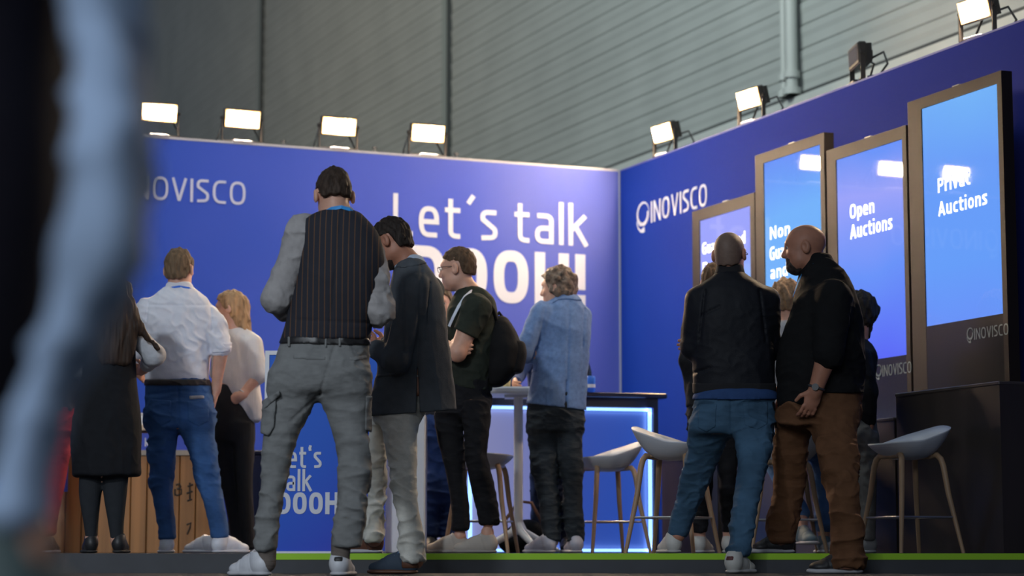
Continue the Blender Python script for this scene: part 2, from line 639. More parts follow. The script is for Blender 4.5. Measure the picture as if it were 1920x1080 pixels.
# ------------------------------------------------------------------ flood lamps on the wall tops
M_black = mat('black_painted_metal', (0.022, 0.021, 0.022), 0.42, bump=0.05)
M_brown_black = mat('lamp_housing', (0.03, 0.028, 0.027), 0.4)
M_glow = mat('lit_lamp_face', (1, 1, 1), 0.3, emit=(1.0, 0.72, 0.45), estr=930.0)
M_glow_rim = mat('lamp_halo_rim', (1.0, 0.75, 0.4), 0.3, emit=(1.0, 0.42, 0.11), estr=2.2)  # orange emission on the rim imitates the warm halo round a lit lamp
M_dead = mat('unlit_lamp_face', (0.10, 0.10, 0.12), 0.15)
M_cable = mat('black_cable', (0.012, 0.012, 0.013), 0.5)


def make_lamp(lit, tilt):
    """flood lamp, face towards local -Y, standing on z = 0"""
    t = empty('flood_lamp', (0, 0, 0))
    ch, hw, hh = 0.185, 0.145, 0.075
    R = Matrix.Translation((0, 0, ch)) @ Matrix.Rotation(tilt, 4, 'X')
    mb = MB().box((-hw, -0.02, -hh), (hw, 0.035, hh), 0.008, R)
    for k in range(11):
        x = -hw + 0.02 + k * (2 * hw - 0.04) / 10
        mb.box((x - 0.004, 0.03, -hh + 0.01), (x + 0.004, 0.075, hh - 0.01), 0, R)
    mb.box((-0.06, 0.03, -0.035), (0.06, 0.10, 0.035), 0.006, R)
    mb.build('housing', M_brown_black, t)
    MB().box((-hw + 0.008, -0.024, -hh + 0.008), (hw - 0.008, -0.018, hh - 0.008), 0, R).build('reflector', M_glow_rim if lit else M_black, t)
    MB().box((-hw + 0.024, -0.027, -hh + 0.024), (hw - 0.024, -0.022, hh - 0.024), 0, R).build('lamp_glass', M_glow if lit else M_dead, t)
    y = MB()
    for s in (-1, 1):
        y.box((s * (hw + 0.012) - 0.004, -0.012, 0.008), (s * (hw + 0.012) + 0.004, 0.022, ch + 0.015))
        y.tube([(s * (hw - 0.002), 0.004, ch), (s * (hw + 0.026), 0.004, ch)], 0.014, 10)
    y.box((-hw - 0.014, -0.012, 0.0), (hw + 0.014, 0.022, 0.009))
    y.build('yoke', M_black, t)
    MB().box((-0.075, -0.045, -0.004), (0.075, 0.05, 0.010), 0.003).build('base_plate', M_white_trim if lit else M_black, t)
    cb = MB().tube([(0.04, 0.09, ch - 0.02), (0.11, 0.16, ch + 0.01), (0.17, 0.17, 0.10), (0.185, 0.11, 0.02), (0.17, 0.03, 0.008)], 0.008, 8)
    cb.tube([(-0.04, 0.09, ch - 0.02), (-0.12, 0.15, ch - 0.02), (-0.16, 0.12, 0.05), (-0.19, 0.04, 0.01)], 0.008, 8)
    cb.build('cable', M_cable, t)
    return t


lamp0 = make_lamp(True, math.radians(14))
lamp_off = make_lamp(False, math.radians(2))
used = [False]
LAMPS = [('b', 296, 258, 'outermost lit flood lamp of the rear wall row, above the half-hidden wall logo', -4, 60),
         ('b', 453, 268, 'lit flood lamp on the rear wall, second from the left end of its row', 0, 60),
         ('b', 634, 282, 'lit flood lamp on the rear wall top right above the man in the pinstriped vest', 0, 60),
         ('b', 801, 294, 'lit flood lamp on the rear wall top above the word Let\u00b4s', 0, 60),
         ('r', 1246, 291, 'lit flood lamp on the side wall top nearest the wall corner', 6, 55),
         ('r', 1408, 230, 'lit flood lamp on the side wall top left of the pale pipes', 6, 55),
         ('o', 1607, 155, 'unlit black flood lamp on the side wall top above the third screen', -18, 0),
         ('r', 1832, 73, 'lit flood lamp on the side wall top above the tallest front screen', 6, 55)]
first = {True: lamp0, False: lamp_off}
for kind, px, py, lab, twist, pw in LAMPS:
    lit = kind != 'o'
    o = first[lit]
    if o is None:
        o = copy_tree(lamp0)
    else:
        first[lit] = None
    if kind == 'b':
        p = on_plane(px, py, EY, B0 + 0.03)
        rz = PHI
    else:
        p = on_plane(px, py, EX, A0 + 0.045)
        rz = PHI - math.pi / 2
    o.location = (p.x, p.y, WTOP + (0.0225 if kind == 'b' else 0.0165))
    o.rotation_euler = (0, 0, rz + math.radians(twist))
    tag(o, lab, 'flood lamp', 'flood lamps on the wall tops')
# the unlit lamp's neighbour clips and small clamps on the rear wall's edge
M_clip = mat('grey_clip', (0.08, 0.085, 0.09), 0.5)
for px, py, lab in ((531, 275, 'small dark clip on the rear wall edge between the second and third lit lamps'),
                    (702, 287, 'small dark clip on the rear wall edge between the third and fourth lit lamps'),
                    (855, 298, 'small dark clip on the rear wall edge just right of the fourth lit lamp')):
    p = on_plane(px, py, EY, B0 + 0.05)
    t = empty('edge_clip', (p.x, p.y, WTOP + 0.018), lab, 'clip', 'clips on the rear wall edge', PHI)
    MB().box((-0.02, -0.02, 0), (0.02, 0.02, 0.012)).box((-0.009, -0.012, 0.01), (0.009, 0.012, 0.055), 0.004).build('clamp', M_clip, t)
    MB().tube([(-0.02, 0, 0.04), (0.02, 0, 0.04)], 0.006, 8).build('screw', M_black, t)

# ------------------------------------------------------------------ upright screens on plinths along the side wall
AD = A0 - 0.30                                 # plane of the screen fronts
AP = A0 - 0.56                                 # plane of the plinth fronts
M_frame = mat('black_screen_frame', (0.018, 0.013, 0.011), 0.55, bump=0.03, spec=0.2)
M_panel = mat('black_lower_panel', (0.030, 0.027, 0.027), 0.22)
M_plinthwood = mat('dark_plinth_laminate', (0.030, 0.023, 0.019), 0.42, var=0.2, vscale=6, stretch=(1, 1, 0.2))
M_etched = mat('grey_screen_logo', (0.16, 0.21, 0.22), 0.4)
M_scrtext = mat('lit_white_lettering', (0.9, 0.9, 0.9), 0.5, emit=(0.92, 0.94, 1.0), estr=0.95)
CY, BL, VI, DBL = (0.18, 0.47, 1.0), (0.15, 0.31, 1.0), (0.35, 0.39, 1.0), (0.11, 0.15, 0.98)


def ad_at(px, py):
    return on_plane(px, py, EX, AD)


def screen(name, l, r, ztop, zbot, scr, stops, g0, g1, label):
    """l, r: photo columns of the frame's front edges; scr: photo corners TL, TR, BL(or None)"""
    b0, b1 = ad_at(l, 500).dot(EY), ad_at(r, 500).dot(EY)
    base = ab(AD + 0.04, (b0 + b1) / 2, zbot)
    t = empty('display_screen', base, label, 'screen', 'upright screens along the side wall')
    bl, br = ad_at(*scr[0]).dot(EY), ad_at(*scr[1]).dot(EY)
    zt = (ad_at(*scr[0]).z + ad_at(*scr[1]).z) / 2
    zb = scr[2]
    # frame as a ring with a recessed screen
    f = MB()
    lo, hi = min(b0, b1), max(b0, b1)
    sl, sh = min(bl, br), max(bl, br)
    add_ab_box(f, AD, AD + 0.075, lo, hi, zt, ztop)
    add_ab_box(f, AD, AD + 0.075, lo, sl, zbot, zt)
    add_ab_box(f, AD, AD + 0.075, sh, hi, zbot, zt)
    add_ab_box(f, AD + 0.03, AD + 0.074, sl, sh, zbot, zt)
    f.build('frame', M_frame, t, None)
    shift(t)
    o = MB()
    add_ab_box(o, AD + 0.001, AD + 0.04, sl, sh, zbot, zb - 0.004)
    o.build('lower_panel', M_panel, t)
    shift(t)
    g = gradient_mat(name, ab(AD, bl + (br - bl) * g0[0], zb + (zt - zb) * g0[1]) - base, ab(AD, bl + (br - bl) * g1[0], zb + (zt - zb) * g1[1]) - base, stops, 0.02, estr=0.92, spec=0.28)
    s = MB()
    add_ab_box(s, AD + 0.007, AD + 0.03, sl, sh, zb - 0.004, zt)
    s.build('screen_glass', g, t)
    shift(t)
    # small camera bump on the frame's top edge
    c = MB()
    mb_ = (lo + hi) / 2
    add_ab_box(c, AD + 0.02, AD + 0.05, mb_ - 0.035, mb_ + 0.035, ztop, ztop + 0.014)
    c.build('sensor', mat('grey_sensor', (0.3, 0.3, 0.3), 0.3), t)
    shift(t)
    return t


DONE = set()


def shift(root):
    """re-express freshly built children, made in world space, in their parent's space"""
    for ch in root.children:
        if ch.name in DONE:
            continue
        DONE.add(ch.name)
        if ch.type == 'MESH':
            ch.data.transform(Matrix.Translation(-root.location))


def zt_at(px, py, plane=None):
    return on_plane(px, py, EX, AD if plane is None else plane).z


def scr_text(t, txt, l, r, cap, weight=0.17, m=None, plane=0.006):
    at = lambda x, y: on_plane(x, y, EX, AD + plane)
    L, R = at(*l), at(*r)
    h = at(l[0], l[1] - cap).z - L.z
    R.z = L.z
    return lettering(txt, L, R, up, h, m or M_scrtext, t, weight)


zb4 = (zt_at(1743, 610) + zt_at(1889, 585)) / 2
zb3 = (zt_at(1643, 672) + zt_at(1708, 663)) / 2
H_SCR = 1.30
t1 = screen('first_screen_image', 1298.5, 1416, 2.622, 0.78, ((1311, 413), (1406, 387), 2.52 - H_SCR), [(0, BL), (0.4, CY), (0.75, VI), (1, VI)], (0.5, 0.0), (0.4, 1.0),
            'smallest black framed screen nearest the wall corner, behind the man in the bomber jacket')
t2 = screen('second_screen_image', 1418, 1549, 2.880, 1.04, ((1431, 306), (1537, 271), 2.78 - H_SCR), [(0, BL), (0.3, CY), (0.65, CY), (1, BL)], (0.6, 0.0), (0.5, 1.0),
            'black framed screen starting Non, right behind the bald bearded man\'s head')
t3 = screen('third_screen_image', 1553, 1704, 2.748, 0.91, ((1567, 300), (1691, 261), zb3), [(0, DBL), (0.4, BL), (0.75, VI), (1, BL)], (0.3, 0.0), (0.4, 1.0),
            'black framed screen reading Open Auctions')
t4 = screen('fourth_screen_image', 1708, 1887, 2.885, 1.05, ((1727, 202), (1869, 159), zb4), [(0, BL), (0.25, (0.14, 0.36, 1.0)), (0.65, (0.15, 0.36, 1.0)), (1, CY)], (0.3, 0.0), (0.5, 1.0),
            'largest looking black framed screen reading Privat Auctions')
bpy.context.view_layer.update()
scr_text(t4, 'Privat', (1759, 362), (1820, 349), 27)
scr_text(t4, 'Auctions', (1760, 406), (1852, 388), 27)
scr_text(t3, 'Open', (1594, 411), (1640, 402), 27)
scr_text(t3, 'Auctions', (1595, 449), (1674, 432), 27)
scr_text(t2, 'Non', (1444, 450), (1482, 442), 24)
scr_text(t2, 'Guaranteed', (1444, 489), (1537, 470), 25)
scr_text(t2, 'and Open', (1445, 524), (1535, 508), 24)
scr_text(t1, 'Guaranteed', (1317, 478), (1398, 460), 22)
scr_text(t1, 'Deals', (1318, 515), (1362, 505), 22)
for t, l, r, bl_, br_ in ((t4, 1827, 1891, 637, 627), (t3, 1655, 1709, 706, 698)):
    at = lambda x, y: on_plane(x, y, EX, AD + 0.0005)
    L, R = at(l, bl_), at(r, br_)
    R.z = L.z
    lettering('INOVISCO', L, R, up, at(l, bl_ - 21).z - L.z, M_etched, t, 0.12, 1.15, depth=0.001)
    swoosh_logo(at, l - 14, l - 1, bl_ - 21, bl_ + 7, M_etched, t)


def plinth(l, r, ztop, label, zf=None):
    b0, b1 = on_plane(l, 800, EX, AP).dot(EY), on_plane(r, 800, EX, AP).dot(EY)
    lo, hi = min(b0, b1), max(b0, b1)
    base = ab((AP + A0) / 2, (lo + hi) / 2, STAGE)
    t = empty('display_plinth', base, label, 'plinth', 'plinths under the screens')
    m_ = MB()
    add_ab_box(m_, AP, A0 - 0.012, lo, hi, STAGE, ztop - 0.02)
    m_.build('cabinet', M_plinthwood, t)
    m_ = MB()
    add_ab_box(m_, AP - 0.006, A0 - 0.010, lo - 0.004, hi + 0.004, ztop - 0.02, ztop, 0.004)
    m_.build('top_board', mat('plinth_top', (0.055, 0.045, 0.038), 0.3), t)
    shift(t)
    return t


plinth(1240, 1344, 0.78, 'dark plinth under the smallest screen near the corner')
plinth(1366, 1482, 1.04, 'tall dark plinth under the screen starting Non, behind two bald men')
plinth(1489, 1677, 0.91, 'dark plinth under the Open Auctions screen')
plinth(1681, 1876, 1.05, 'large brown-black plinth under the Privat Auctions screen, bar stool in front')

# ------------------------------------------------------------------ lit bar counter
bar_l, bar_r = P(800, 900, 15.0), P(1235, 900, 15.42)
bd = (bar_r - bar_l)
bd.z = 0
bar_len = bd.length
bar_rz = math.atan2(bd.y, bd.x)
bar = empty('bar_counter', (bar_l.x, bar_l.y, STAGE), 'long blue-lit bar counter with glowing edges and a dark top', 'counter', None, bar_rz)
BH = P(1240, 738, 15.42).z - STAGE
M_bar = mat('dark_bar_top', (0.02, 0.025, 0.05), 0.25)
M_bar_body = mat('dark_bar_body', (0.03, 0.035, 0.06), 0.5)
MB().box((-0.08, -0.03, BH - 0.035), (bar_len + 0.06, 0.55, BH), 0.006).build('bar_top', M_bar, bar)
MB().box((0, 0.06, 0), (bar_len, 0.50, BH - 0.035)).box((0, 0.0, BH - 0.10), (bar_len, 0.06, BH - 0.035)).box((bar_len - 0.035, 0, 0), (bar_len, 0.06, BH - 0.1)).build('carcass', M_bar_body, bar)
x_led = 0.30
pf = gradient_mat('backlit_bar_panel', (x_led + 0.15, 0, 0), (bar_len - 0.1, 0, 0), [(0.0, (0.36, 0.38, 0.72)), (0.25, (0.27, 0.31, 0.72)), (0.5, (0.05, 0.12, 0.62)), (1.0, (0.035, 0.115, 0.66))], 0.4, estr=0.55, spec=0.3)
MB().box((x_led + 0.02, 0.03, 0.03), (bar_len - 0.06, 0.05, BH - 0.125)).build('front_panel', pf, bar)
MB().box((0.005, 0.02, 0.0), (x_led - 0.01, 0.05, BH - 0.1)).build('side_panel', mat('lilac_panel', (0.55, 0.55, 0.75), 0.5, emit=(0.42, 0.42, 0.66), estr=0.35), bar)
M_led = mat('blue_light_strip', (0.3, 0.45, 1), 0.4, emit=(0.22, 0.42, 1.0), estr=2.6)
lm = MB()
x0_, x1_, z0_, z1_ = x_led, bar_len - 0.045, 0.01, BH - 0.105
lm.box((x0_, 0.012, z0_), (x0_ + 0.022, 0.045, z1_)).box((x1_ - 0.022, 0.012, z0_), (x1_, 0.045, z1_)).box((x0_, 0.012, z1_ - 0.02), (x1_, 0.045, z1_)).box((x0_, 0.012, z0_), (x1_, 0.045, z0_ + 0.02))
lm.build('light_strip', M_led, bar)
# glow of the strips onto the panel: light washed inwards from each edge
def strip_light(a, b, power, inward):
    l = bpy.data.lights.new('strip_glow', 'AREA')
    l.shape = 'RECTANGLE'
    Lh = (Vector(b) - Vector(a)).length
    l.size, l.size_y = Lh, 0.03
    l.energy = power
    l.color = (0.20, 0.38, 1.0)
    o = bpy.data.objects.new('strip_glow', l)
    o.parent = bar
    o.location = (Vector(a) + Vector(b)) / 2
    z_ = -(Vector(inward)).normalized()
    x_ = (Vector(b) - Vector(a)).normalized()
    y_ = z_.cross(x_)
    o.rotation_euler = Matrix((x_, y_, z_)).transposed().to_euler()
    C.objects.link(o)


strip_light((x0_ + 0.03, 0.0, z0_), (x0_ + 0.03, 0.0, z1_), 3.0, (1, 0.35, 0))
strip_light((x1_ - 0.03, 0.0, z0_), (x1_ - 0.03, 0.0, z1_), 3.0, (-1, 0.35, 0))
strip_light((x0_, 0.0, z1_ - 0.03), (x1_, 0.0, z1_ - 0.03), 3.0, (0, 0.35, -1))
strip_light((x0_, 0.0, z0_ + 0.03), (x1_, 0.0, z0_ + 0.03), 3.0, (0, 0.35, 1))

# things on the bar top
q = P(1101, 735, 15.38)
t = empty('bottle', (q.x, q.y, STAGE + BH), 'dark bottle standing on the bar top behind the man in the blue blazer', 'bottle')
MB().tube([(0, 0, 0), (0, 0, 0.15), (0, 0, 0.19), (0, 0, 0.215), (0, 0, 0.27)], [0.032, 0.032, 0.022, 0.013, 0.013], 14).build('glass_body', mat('dark_glass', (0.02, 0.018, 0.02), 0.15), t)
MB().tube([(0, 0, 0.262), (0, 0, 0.285)], 0.015, 12).build('cap', M_black, t)
q = P(1104, 735, 15.3)
t = empty('drink_can', (q.x + 0.015, q.y - 0.02, STAGE + BH), 'small blue and white drink can on the bar top', 'can')
MB().tube([(0, 0, 0), (0, 0, 0.006), (0, 0, 0.10), (0, 0, 0.112)], [0.024, 0.030, 0.030, 0.025], 16).build('can_body', mat('can_blue', (0.05, 0.20, 0.75), 0.3), t)
MB().tube([(0, 0, 0.03), (0, 0, 0.055)], 0.0305, 16).build('can_band', mat('can_white', (0.8, 0.82, 0.85), 0.3), t)

# ------------------------------------------------------------------ white high table
TD = 14.32
q = P(972, 1035, TD)
tb = empty('high_table', (q.x, TD, STAGE), 'white square high table on a slim column with splayed feet', 'table')
M_twhite = mat('white_table_paint', (0.62, 0.64, 0.68), 0.35)
ttop = P(972, 729, TD).z - STAGE
MB().box((-0.20, -0.22, ttop - 0.045), (0.36, 0.22, ttop), 0.012).build('table_top', M_twhite, tb)
MB().tube([(0, 0, 0.12), (0, 0, ttop - 0.06)], 0.030, 16).box((-0.09, -0.09, ttop - 0.062), (0.09, 0.09, ttop - 0.044)).build('column', M_twhite, tb)
for ang in (195, 350, 300):
    a = math.radians(ang)
    d = Vector((math.cos(a), math.sin(a), 0))
    MB().tube([d * 0.01 + Vector((0, 0, 0.19)), d * 0.04 + Vector((0, 0, 0.135)), d * 0.22 + Vector((0, 0, 0.035)), d * 0.27 + Vector((0, 0, 0.012))], [0.026, 0.026, 0.02, 0.012], 12).build('leg', M_twhite, tb)
q = P(950, 727, TD - 0.1)
t = empty('paper_cup', (q.x, q.y, STAGE + ttop), 'small yellow cup on the white high table', 'cup')
MB().tube([(0, 0, 0), (0, 0, 0.08)], [0.022, 0.03], 16).build('cup_body', mat('pale_yellow', (0.75, 0.60, 0.25), 0.6), t)
MB().tube([(0, 0, 0.076), (0, 0, 0.084)], 0.032, 16).build('rim', mat('cream', (0.8, 0.75, 0.6), 0.5), t)

# ------------------------------------------------------------------ bar stools: shell seat on four bent wooden legs
M_shell = mat('pale_grey_shell', (0.50, 0.52, 0.57), 0.5)
M_oak = mat('oak_wood', (0.34, 0.22, 0.13), 0.5, var=0.25, vscale=14, stretch=(1, 1, 0.15))
M_steel = mat('steel_footrest', (0.5, 0.5, 0.52), 0.3, metal=0.9)


def make_stool(H=0.70):
    t = empty('bar_stool', (0, 0, 0))
    sh = H - 0.145
    n, rings = 40, 9
    vs, fs = [], []

    def rim(a, r):
        # seat outline is a rounded square; the rim sweeps up at the low back (+Y), dips at the front
        c, s = math.cos(a), math.sin(a)
        k = 1.0 / max((abs(c) ** 3.2 + abs(s) ** 3.2) ** (1 / 3.2), 1e-6)
        x, y = 0.215 * c * k * r, 0.195 * s * k * r
        lift = 0.055 + 0.075 * max(0.0, s + 0.25) ** 1.2 if s > -0.25 else 0.055 - 0.015 * (-s - 0.25)
        z = sh + lift * r ** 3 + 0.012 * r * r
        return Vector((x, y + 0.02 * r * max(0, s), z))
    for layer in (0, 1):
        for j in range(rings + 1):
            for k in range(n):
                v = rim(2 * math.pi * k / n, j / rings)
                if layer:
                    v.z -= 0.010 + 0.024 * (1 - (j / rings) ** 3)
                    v.x *= 0.985
                    v.y *= 0.985
                vs.append(v)
    m1 = (rings + 1) * n
    for layer in (0, 1):
        for j in range(rings):
            for k in range(n):
                a, b = layer * m1 + j * n + k, layer * m1 + j * n + (k + 1) % n
                fs.append((a, b, b + n, a + n) if layer == 0 else (a, a + n, b + n, b))
    for k in range(n):
        a, b = rings * n + k, rings * n + (k + 1) % n
        fs.append((a, b, b + m1, a + m1))
    mesh_obj('seat', vs, fs, M_shell, t, True)
    # each leg: straight splayed round bar bending in under the seat
    for sx in (-1, 1):
        for sy in (-1, 1):
            pts = [(sx * 0.225, sy * 0.20, 0.0), (sx * 0.165, sy * 0.15, sh * 0.60), (sx * 0.145, sy * 0.135, sh * 0.87), (sx * 0.133, sy * 0.127, sh * 0.945), (sx * 0.108, sy * 0.118, sh * 0.985), (sx * 0.07, sy * 0.11, sh - 0.012), (0, sy * 0.105, sh - 0.012)]
            MB().tube(pts, [0.011, 0.0155, 0.017, 0.017, 0.017, 0.016, 0.016], 12).build('leg', M_oak, t)
    f = 0.20
    kx, ky = 0.225 - 0.06 * f / (sh * 0.6), 0.20 - 0.05 * f / (sh * 0.6)
    fr = MB()
    for a, b in (((-kx, -ky), (kx, -ky)), ((kx, -ky), (kx, ky)), ((kx, ky), (-kx, ky)), ((-kx, ky), (-kx, -ky))):
        fr.tube([(a[0], a[1], f), (b[0], b[1], f)], 0.006, 8)
    fr.build('footrest', M_steel, t)
    MB().box((-0.09, -0.12, sh - 0.012), (0.09, 0.12, sh + 0.002)).build('mount', M_oak, t)
    return t


stool0 = make_stool()
STOOLS = [(1707, 12.35, -68, 'bar stool standing in front of the large dark plinth under Privat Auctions'),
          (1262, 12.45, 66, 'bar stool between the bar and the man in the bomber jacket'),
          (1140, 14.20, -70, 'bar stool in front of the blue glowing bar panel, right of the blue blazer man'),
          (903, 13.85, 82, 'bar stool half hidden behind the man with the black backpack'),
          (1472, 13.35, 180, 'bar stool carrying the seated person in pale jeans behind the bald bearded man')]
for i, (px, D, rz, lab) in enumerate(STOOLS):
    o = stool0 if i == 0 else copy_tree(stool0)
    q = P(px, 1035, D)
    o.location = (q.x, D, STAGE)
    o.rotation_euler = (0, 0, math.radians(rz))
    tag(o, lab, 'bar stool', 'grey shell bar stools')

# ------------------------------------------------------------------ blue poster stand and white board
PD = 12.6
pl, pr = P(493, 1036, PD), P(716, 1036, PD)
pt = P(500, 658, PD)
ps = empty('poster_stand', ((pl.x + pr.x) / 2, PD, STAGE), 'white framed blue poster stand reading Let\'s talk DOOH', 'poster stand')
hw_, ph_ = (pr.x - pl.x) / 2, pt.z - STAGE
M_pframe = mat('white_poster_frame', (0.72, 0.73, 0.78), 0.4)
fr = MB().box((-hw_, -0.02, 0), (-hw_ + 0.024, 0.02, ph_)).box((hw_ - 0.024, -0.02, 0), (hw_, 0.02, ph_)).box((-hw_ + 0.024, -0.02, ph_ - 0.024), (hw_ - 0.024, 0.02, ph_)).box((-hw_, -0.02, 0.0), (hw_, 0.02, 0.012))
fr.box((-hw_, -0.02, 0), (-hw_ + 0.05, 0.30, 0.012)).box((hw_ - 0.05, -0.02, 0), (hw_, 0.30, 0.012))
fr.build('frame', M_pframe, ps)
pg_ = gradient_mat('blue_poster_print', (-hw_, 0, 0.9), (hw_, 0, 0.1), [(0, (0.004, 0.12, 0.64)), (0.5, (0.007, 0.10, 0.62)), (0.8, (0.02, 0.07, 0.58)), (1, (0.05, 0.06, 0.52))], 0.5, spec=0.3)
MB().box((-hw_ + 0.024, -0.012, 0.012), (hw_ - 0.024, 0.012, ph_ - 0.024)).build('poster', pg_, ps)
bpy.context.view_layer.update()
for txt, l, r, base, cap, wgt in (('Let\u2018s', 519, 603, 878, 42, 0.14), ('talk', 519, 584, 921, 40, 0.14), ('DOOH!', 519, 648, 964, 41, 0.21)):
    L, R = P(l, base, PD - 0.013), P(r, base, PD - 0.013)
    R.z = L.z
    lettering(txt, L, R, up, P(l, base - cap, PD - 0.013).z - L.z, M_letter, ps, wgt)

wl, wrr = P(722, 1036, 12.75), P(797, 1036, 12.75)
wh = P(797, 776, 12.75).z - STAGE
t = empty('white_board', ((wl.x + wrr.x) / 2, 12.75, STAGE), 'narrow white upright board with a small peg on top, behind the dark suit man\'s legs', 'board')
hw2 = (wrr.x - wl.x) / 2
MB().box((-hw2, -0.02, 0), (hw2, 0.25, wh), 0.008).build('panel', mat('white_board_paint', (0.66, 0.65, 0.66), 0.5), t)
MB().tube([(hw2 - 0.03, 0, wh - 0.005), (hw2 - 0.03, 0, wh + 0.03)], [0.012, 0.006], 10).build('peg', M_white_trim, t)

# ------------------------------------------------------------------ plank counter on the left
KD = 14.75
kl, kr = P(60, 1036, KD), P(396, 1036, KD)
M_plank = mat('warm_plank_wood', (0.34, 0.155, 0.05), 0.6, var=0.3, vscale=5, stretch=(3, 3, 0.12), bump=0.1)
kc = empty('plank_counter', ((kl.x + kr.x) / 2, KD, STAGE), 'wooden plank counter with a blue printed band behind the man in the white shirt', 'counter')
kw, kh = (kr.x - kl.x) / 2, P(200, 797, KD).z - STAGE
zbt, zbb = P(200, 816, KD).z - STAGE, P(200, 842, KD).z - STAGE
zl = P(200, 854, KD).z - STAGE
npl = 11
for k in range(npl):
    x0 = -kw + 2 * kw * k / npl
    MB().box((x0 + 0.003, -0.014, 0.0), (x0 + 2 * kw / npl - 0.003, 0.014, zl), 0.004).build('plank', M_plank, kc)
MB().box((-kw, 0.014, 0.0), (kw, 0.5, kh - 0.03)).build('carcass', M_plank, kc)
MB().box((-kw - 0.03, -0.05, kh - 0.04), (kw + 0.03, 0.53, kh), 0.006).build('counter_top', mat('pale_counter_top', (0.55, 0.42, 0.28), 0.5), kc)
MB().box((-kw, -0.03, zl), (kw, 0.014, zl + 0.035)).build('ledge', mat('grey_ledge', (0.32, 0.27, 0.22), 0.5), kc)
MB().box((-kw, -0.022, zl + 0.035), (kw, 0.014, zbt + 0.012)).build('band', mat('blue_band_print', (0.02, 0.06, 0.52), 0.5), kc)
bpy.context.view_layer.update()
L, R = P(263, 837, KD - 0.025), P(279, 837, KD - 0.025)
R.z = L.z
lettering('. k', L, R, up, P(263, 822, KD).z - L.z, M_letter, kc, 0.15)
# dark brush marks on the planks
mk = MB()
def brush(pts, D=KD - 0.0165):
    w_ = [P(x, y, D) - Vector(kc.location) for x, y in pts]
    mk.tube(w_, 0.006, 6)
brush([(330, 909), (337, 907), (339, 913), (332, 917)])
brush([(332, 917), (340, 917), (340, 926), (332, 929), (328, 926)])
brush([(328, 917), (328, 929)])
brush([(352, 912), (362, 908)])
brush([(356, 905), (356, 938)])
brush([(350, 925), (361, 921)])
brush([(351, 939), (360, 936)])
brush([(350, 984), (358, 980), (356, 990), (351, 1002)])
mk.build('brush_marks', mat('dark_ink', (0.03, 0.02, 0.015), 0.7), kc)
q0, q1 = P(104, 922, KD - 0.06), P(127, 872, KD - 0.06)
t = empty('hanging_banner', ((q0.x + q1.x) / 2, KD - 0.05, q0.z), 'small blue pennant hanging on the plank counter beside the red trousers', 'banner')
MB().box((-(q1.x - q0.x) / 2, -0.006, 0), ((q1.x - q0.x) / 2, 0.006, q1.z - q0.z)).build('cloth', mat('blue_band_print', (0.02, 0.06, 0.52), 0.5), t)
MB().tube([(-(q1.x - q0.x) / 2, 0, q1.z - q0.z), ((q1.x - q0.x) / 2, 0, q1.z - q0.z)], 0.008, 8).build('rod', M_black, t)
# white box on the plank counter, navy crate beside it
q = P(264, 797, KD + 0.1)
t = empty('paper_box', (q.x, q.y, STAGE + kh), 'small white box standing on the plank counter', 'box')
MB().box((-0.05, -0.05, 0), (0.05, 0.05, 0.07), 0.004).build('carton', M_pframe, t)
MB().box((-0.052, -0.052, 0.066), (0.052, 0.052, 0.085), 0.003).build('lid', M_white_trim, t)
q = P(476, 1036, 14.9)
t = empty('storage_crate', (q.x, q.y, STAGE), 'dark navy crate behind the blonde woman, beside the poster stand', 'crate')
ch_ = P(476, 846, 14.9).z - STAGE
MB().box((-0.16, -0.15, 0), (0.16, 0.15, ch_ - 0.03), 0.01).build('body', mat('navy_crate', (0.012, 0.022, 0.08), 0.5), t)
MB().box((-0.165, -0.155, ch_ - 0.03), (0.165, 0.155, ch_), 0.008).build('lid', mat('navy_crate_lid', (0.015, 0.02, 0.06), 0.4), t)
# ------------------------------------------------------------------ bodies and clothes: blended solids meshed into one skin each
class Prim:
    def __init__(self, lo, hi, fn, k=0.03, op='u'):
        self.lo, self.hi, self.fn, self.k, self.op = np.array(lo, float), np.array(hi, float), fn, k, op


def cone(p0, p1, r0, r1, k=0.03, flat=None, op='u'):
    """tapered round limb; flat = (axis, factor) squashes it along an axis"""
    p0, p1 = np.array(p0, float), np.array(p1, float)
    rm = max(r0, r1)
    lo, hi = np.minimum(p0, p1) - rm, np.maximum(p0, p1) + rm
    ax = None
    if flat is not None:
        ax = np.array(flat[0], float)
        ax = ax / np.linalg.norm(ax)
    ba = p1 - p0

    def fn(X):
        q = X - p0
        b = ba
        if ax is not None:
            g = 1.0 / flat[1] - 1.0
            q = q + (q @ ax)[..., None] * ax * g
            b = ba + ax * (ba @ ax) * g
        t = np.clip((q @ b) / max(b @ b, 1e-9), 0, 1)
        d = np.linalg.norm(q - t[..., None] * b, axis=-1) - (r0 + (r1 - r0) * t)
        return d * (1.0 if ax is None else min(1.0, flat[1] ** 0.5))
    return Prim(lo, hi, fn, k, op)


def ell(c, r, R=None, k=0.02, op='u'):
    c, r = np.array(c, float), np.array(r, float)
    R = np.eye(3) if R is None else np.array(R, float)      # columns = axes
    ext = np.abs(R) @ r

    def fn(X):
        q = (X - c) @ R
        n = np.linalg.norm(q / r, axis=-1)
        g = np.linalg.norm(q / (r * r), axis=-1)
        return np.where(g > 1e-6, n * (n - 1.0) / np.maximum(g, 1e-6), -r.min())
    return Prim(c - ext, c + ext, fn, k, op)


